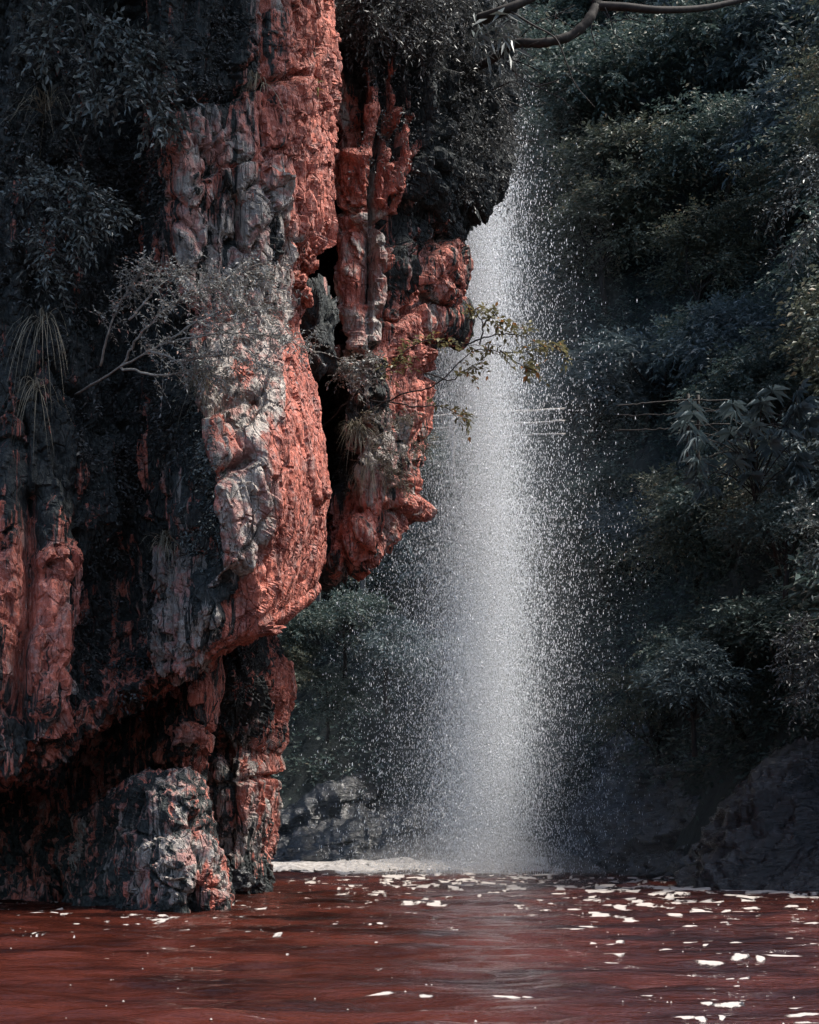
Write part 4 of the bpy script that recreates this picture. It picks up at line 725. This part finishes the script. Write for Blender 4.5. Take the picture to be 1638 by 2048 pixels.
concrete_post('thin grey concrete post under the tip of the rear buttress', 726, 11, 1090, 1290, 45.2)

# ------------------------------------------------------------------ spray, mist and foam
rng = np.random.default_rng(91); nd = 205000
py = np.concatenate([rng.uniform(150, 1752, int(nd*0.85)), rng.uniform(1000, 1752, nd-int(nd*0.85))])
core = rng.random(nd) < 0.66
axis = np.interp(py, [150, 450, 1000, 1750], [940, 952, 970, 974]); sig = np.where(core, np.interp(py, [150, 450, 900, 1750], [26, 38, 47, 58]), np.interp(py, [150, 450, 900, 1750], [44, 74, 102, 132]))
px = axis+rng.normal(0, 1, nd)*sig; dep = 37.9+np.clip(rng.normal(0, 1, nd), -2.2, 2.2)*sig*0.0105
C = Pv(px, py, dep); ok = C[:, 2] > 0.02; C = C[ok]; nd = len(C)
r = rng.uniform(0.0032, 0.0094, nd)*np.where(rng.random(nd) < 0.05, 1.7, 1.0); hl = r*rng.uniform(2.2, 4.5, nd); a = rng.uniform(0, 6.28, nd)
ring = np.stack([np.stack([np.cos(a+j*2.094)*r, np.sin(a+j*2.094)*r, -hl*0.45], -1) for j in range(3)], 1)
V = np.concatenate([C[:, None]+ring, (C+np.stack([0.05*hl, 0*hl, hl], -1))[:, None]], 1).reshape(-1, 3); b = np.arange(nd)*4
Fc = np.concatenate([np.stack([b+j, b+(j+1) % 3, b+3], -1) for j in range(3)]+[np.stack([b, b+2, b+1], -1)])
sp = link('water_spray', mesh_from('water_spray', V, Fc, M_DROP)); sp['kind'] = 'stuff'; tag(sp, 'tall veil of falling white water drops down the middle of the gorge', 'waterfall')
def mist(name, label, rows, mat, n=28):
    """a closed upright hull; rows = (py, half width in px)"""
    a = np.arange(n)*2*math.pi/n; R = []
    for py, cx, hw, d in rows:
        c = P(cx, py, d); k = hw*d/F; R.append(np.stack([c[0]+np.cos(a)*k, c[1]+np.sin(a)*k, np.full(n, c[2])], -1))
    V = np.concatenate(R); m = len(rows); i = np.arange(m*n).reshape(m, n); j = np.roll(i, -1, 1); Fq = np.stack([i[:-1], i[1:], j[1:], j[:-1]], -1).reshape(-1, 4)          # faces look outward
    V = np.concatenate([V, R[0].mean(0)[None], R[-1].mean(0)[None]]); t0 = np.stack([np.full(n, m*n), i[0], j[0]], -1); t1 = np.stack([np.full(n, m*n+1), j[-1], i[-1]], -1)
    o = link(name, mesh_from(name, V, np.concatenate([tri(Fq), t0, t1]), mat)); o['kind'] = 'stuff'; return tag(o, label, 'mist')
dd_ = 37.9
for i, (hwk, den, lb) in enumerate([(0.35, 0.07, 'brightest heart of the mist in the falling spray'), (0.55, 0.08, 'bright mist close round the heart of the spray'), (0.75, 0.08, 'white mist filling the core of the spray'), (0.95, 0.07, 'white mist in the outer core of the spray'), (1.2, 0.055, 'white mist at the edge of the spray core'), (1.5, 0.04, 'thin mist just outside the spray core'), (1.95, 0.019, 'thin mist among the nearer outer drops'), (2.6, 0.008, 'faint mist among the outer drops'), (3.6, 0.003, 'barely visible bluish mist wide around the spray'), (5.2, 0.0015, 'widest faint haze of drifting spray across the gorge')]):
    mist('mist', lb, [(-300, 930, 30*hwk, dd_), (150, 942, 38*hwk, dd_), (400, 950, 52*hwk, dd_), (900, 968, 66*hwk, dd_), (1400, 972, 76*hwk, dd_), (1745-3*hwk-i, 974, 82*hwk, dd_)], volume_material('mist_air', (1.0-0.022*i, 0.97-0.006*i, 0.93+0.008*i), den))
mist('low_mist', 'pale low mist drifting on the water where the spray lands', [(1655, 940, 90, 37.6), (1690, 935, 170, 37.5), (1722, 930, 250, 37.3), (1746, 930, 300, 37.0)], volume_material('low_mist_air', (0.97, 0.93, 0.88), 0.05))

# white water and floating foam
fy = []; y = 34.0
while y < 46.5: fy.append(y); y += 0.055
fy = np.array(fy); fu = np.linspace(-1.05, 1.05, 480); Yf = np.repeat(fy[:, None], len(fu), 1); Xf = fu[None, :]*0.2275*Yf; PXf = HX+Xf/Yf*F; PYf = HY+F/Yf
q3 = np.stack([Xf, Yf, 0*Xf], -1)
fine = fbm(q3*np.array([4.2, 1.5, 1]), 4, 301, g=0.65); big = fbm(q3*np.array([0.8, 0.5, 1]), 3, 311)
surf = sstep(37.0, 40.5, Yf+2*big)*(1-sstep(1090, 1150, PXf))
m = -0.75+1.25*surf+0.8*fine+0.3*big
on = (m[:-1, :-1]+m[1:, 1:]+m[1:, :-1]+m[:-1, 1:])/4 > 0.22
Zf = wave(Xf, Yf)+0.010+0.03*np.clip(m-0.22, 0, 1.0)+surf*0.07*np.maximum(0, fbm(q3*np.array([2.5, 2.5, 1]), 3, 321))
Vf = np.stack([Xf, Yf, Zf], -1).reshape(-1, 3); Ff = grid_faces(*Yf.shape)[on.ravel()]; used = np.unique(Ff); rm = np.zeros(len(Vf), int); rm[used] = np.arange(len(used))
fo = link('floating_foam', mesh_from('floating_foam', Vf[used], rm[Ff], M_FOAM)); fo['kind'] = 'stuff'; tag(fo, 'white foam churning along the far bank under the spray', 'foam')
nf = 900; rng = np.random.default_rng(303); fpy = 1760+rng.power(0.55, nf)*290; fpx = rng.uniform(0, 1638, nf); dns = 0.25+0.75*np.exp(-((fpy-1830)/60)**2); kp = rng.random(nf) < dns*np.clip(0.5+1.6*fbm(np.stack([fpx*0.006, fpy*0.02, 0*fpx], -1), 2, 9), 0, 1); fpx, fpy = fpx[kp], fpy[kp]; nf = len(fpx); fd = F/(fpy-HY); fx = (fpx-HX)/F*fd
fr = rng.uniform(0.003, 0.008, nf)*np.where(rng.random(nf) < 0.1, 1.8, 1); a = np.arange(6)*math.pi/3; zc = wave(fx, fd)
V = np.stack([np.concatenate([(fx[:, None]+np.cos(a)*fr[:, None]), fx[:, None]], 1), np.concatenate([(fd[:, None]+np.sin(a)*fr[:, None]*1.4), fd[:, None]], 1), np.concatenate([np.repeat(zc[:, None]+0.002, 6, 1), zc[:, None]+0.6*fr[:, None]+0.006], 1)], -1).reshape(-1, 3); b = np.arange(nf)*7
fl = link('foam_flecks', mesh_from('foam_flecks', V, np.concatenate([np.stack([b+j, b+(j+1) % 6, b+6], -1) for j in range(6)]), M_FOAM)); fl['kind'] = 'stuff'; tag(fl, 'tiny white foam bubbles scattered over the red water', 'foam')

# ------------------------------------------------------------------ unseen trees added above the cliff to shade its face
for cx_, cy_, cz_, sc_, lb in [(-3.6, 21.7, 11.6, 1.1, 'unseen leafy tree added to shade the dark left of the cliff'), (-1.6, 21.6, 11.6, 1.05, 'unseen leafy tree added to shade the middle of the red face'), (-5.6, 21.9, 11.4, 1.1, 'unseen leafy tree added beyond the left edge to shade the cliff'), (0.1, 21.8, 12.6, 0.95, 'unseen leafy tree added above the right edge of the front cliff for shade')]:
    root = np.array([min(cx_, -1.9)-0.5, 24.2, 13.0]); e = empty('added_shade_tree', root); tag(e, lb, 'tree', 'unseen trees added for shade'); c_ = np.array([cx_, cy_, cz_])
    part('trunk', *tube(smooth_line([root-UP*0.6, root*0.7+c_*0.3+UP*0.5, c_+UP*1.6*sc_, c_+UP*2.6*sc_+(c_-root)*0.1], 7), np.linspace(0.16, 0.03, 22), 8), M_BARK, e)
    cr = link('crown', PROTO[0][1], e); cr.location = Vector(c_-root); cr.scale = (sc_, sc_, sc_); cr.rotation_euler = (0, 0, cx_)
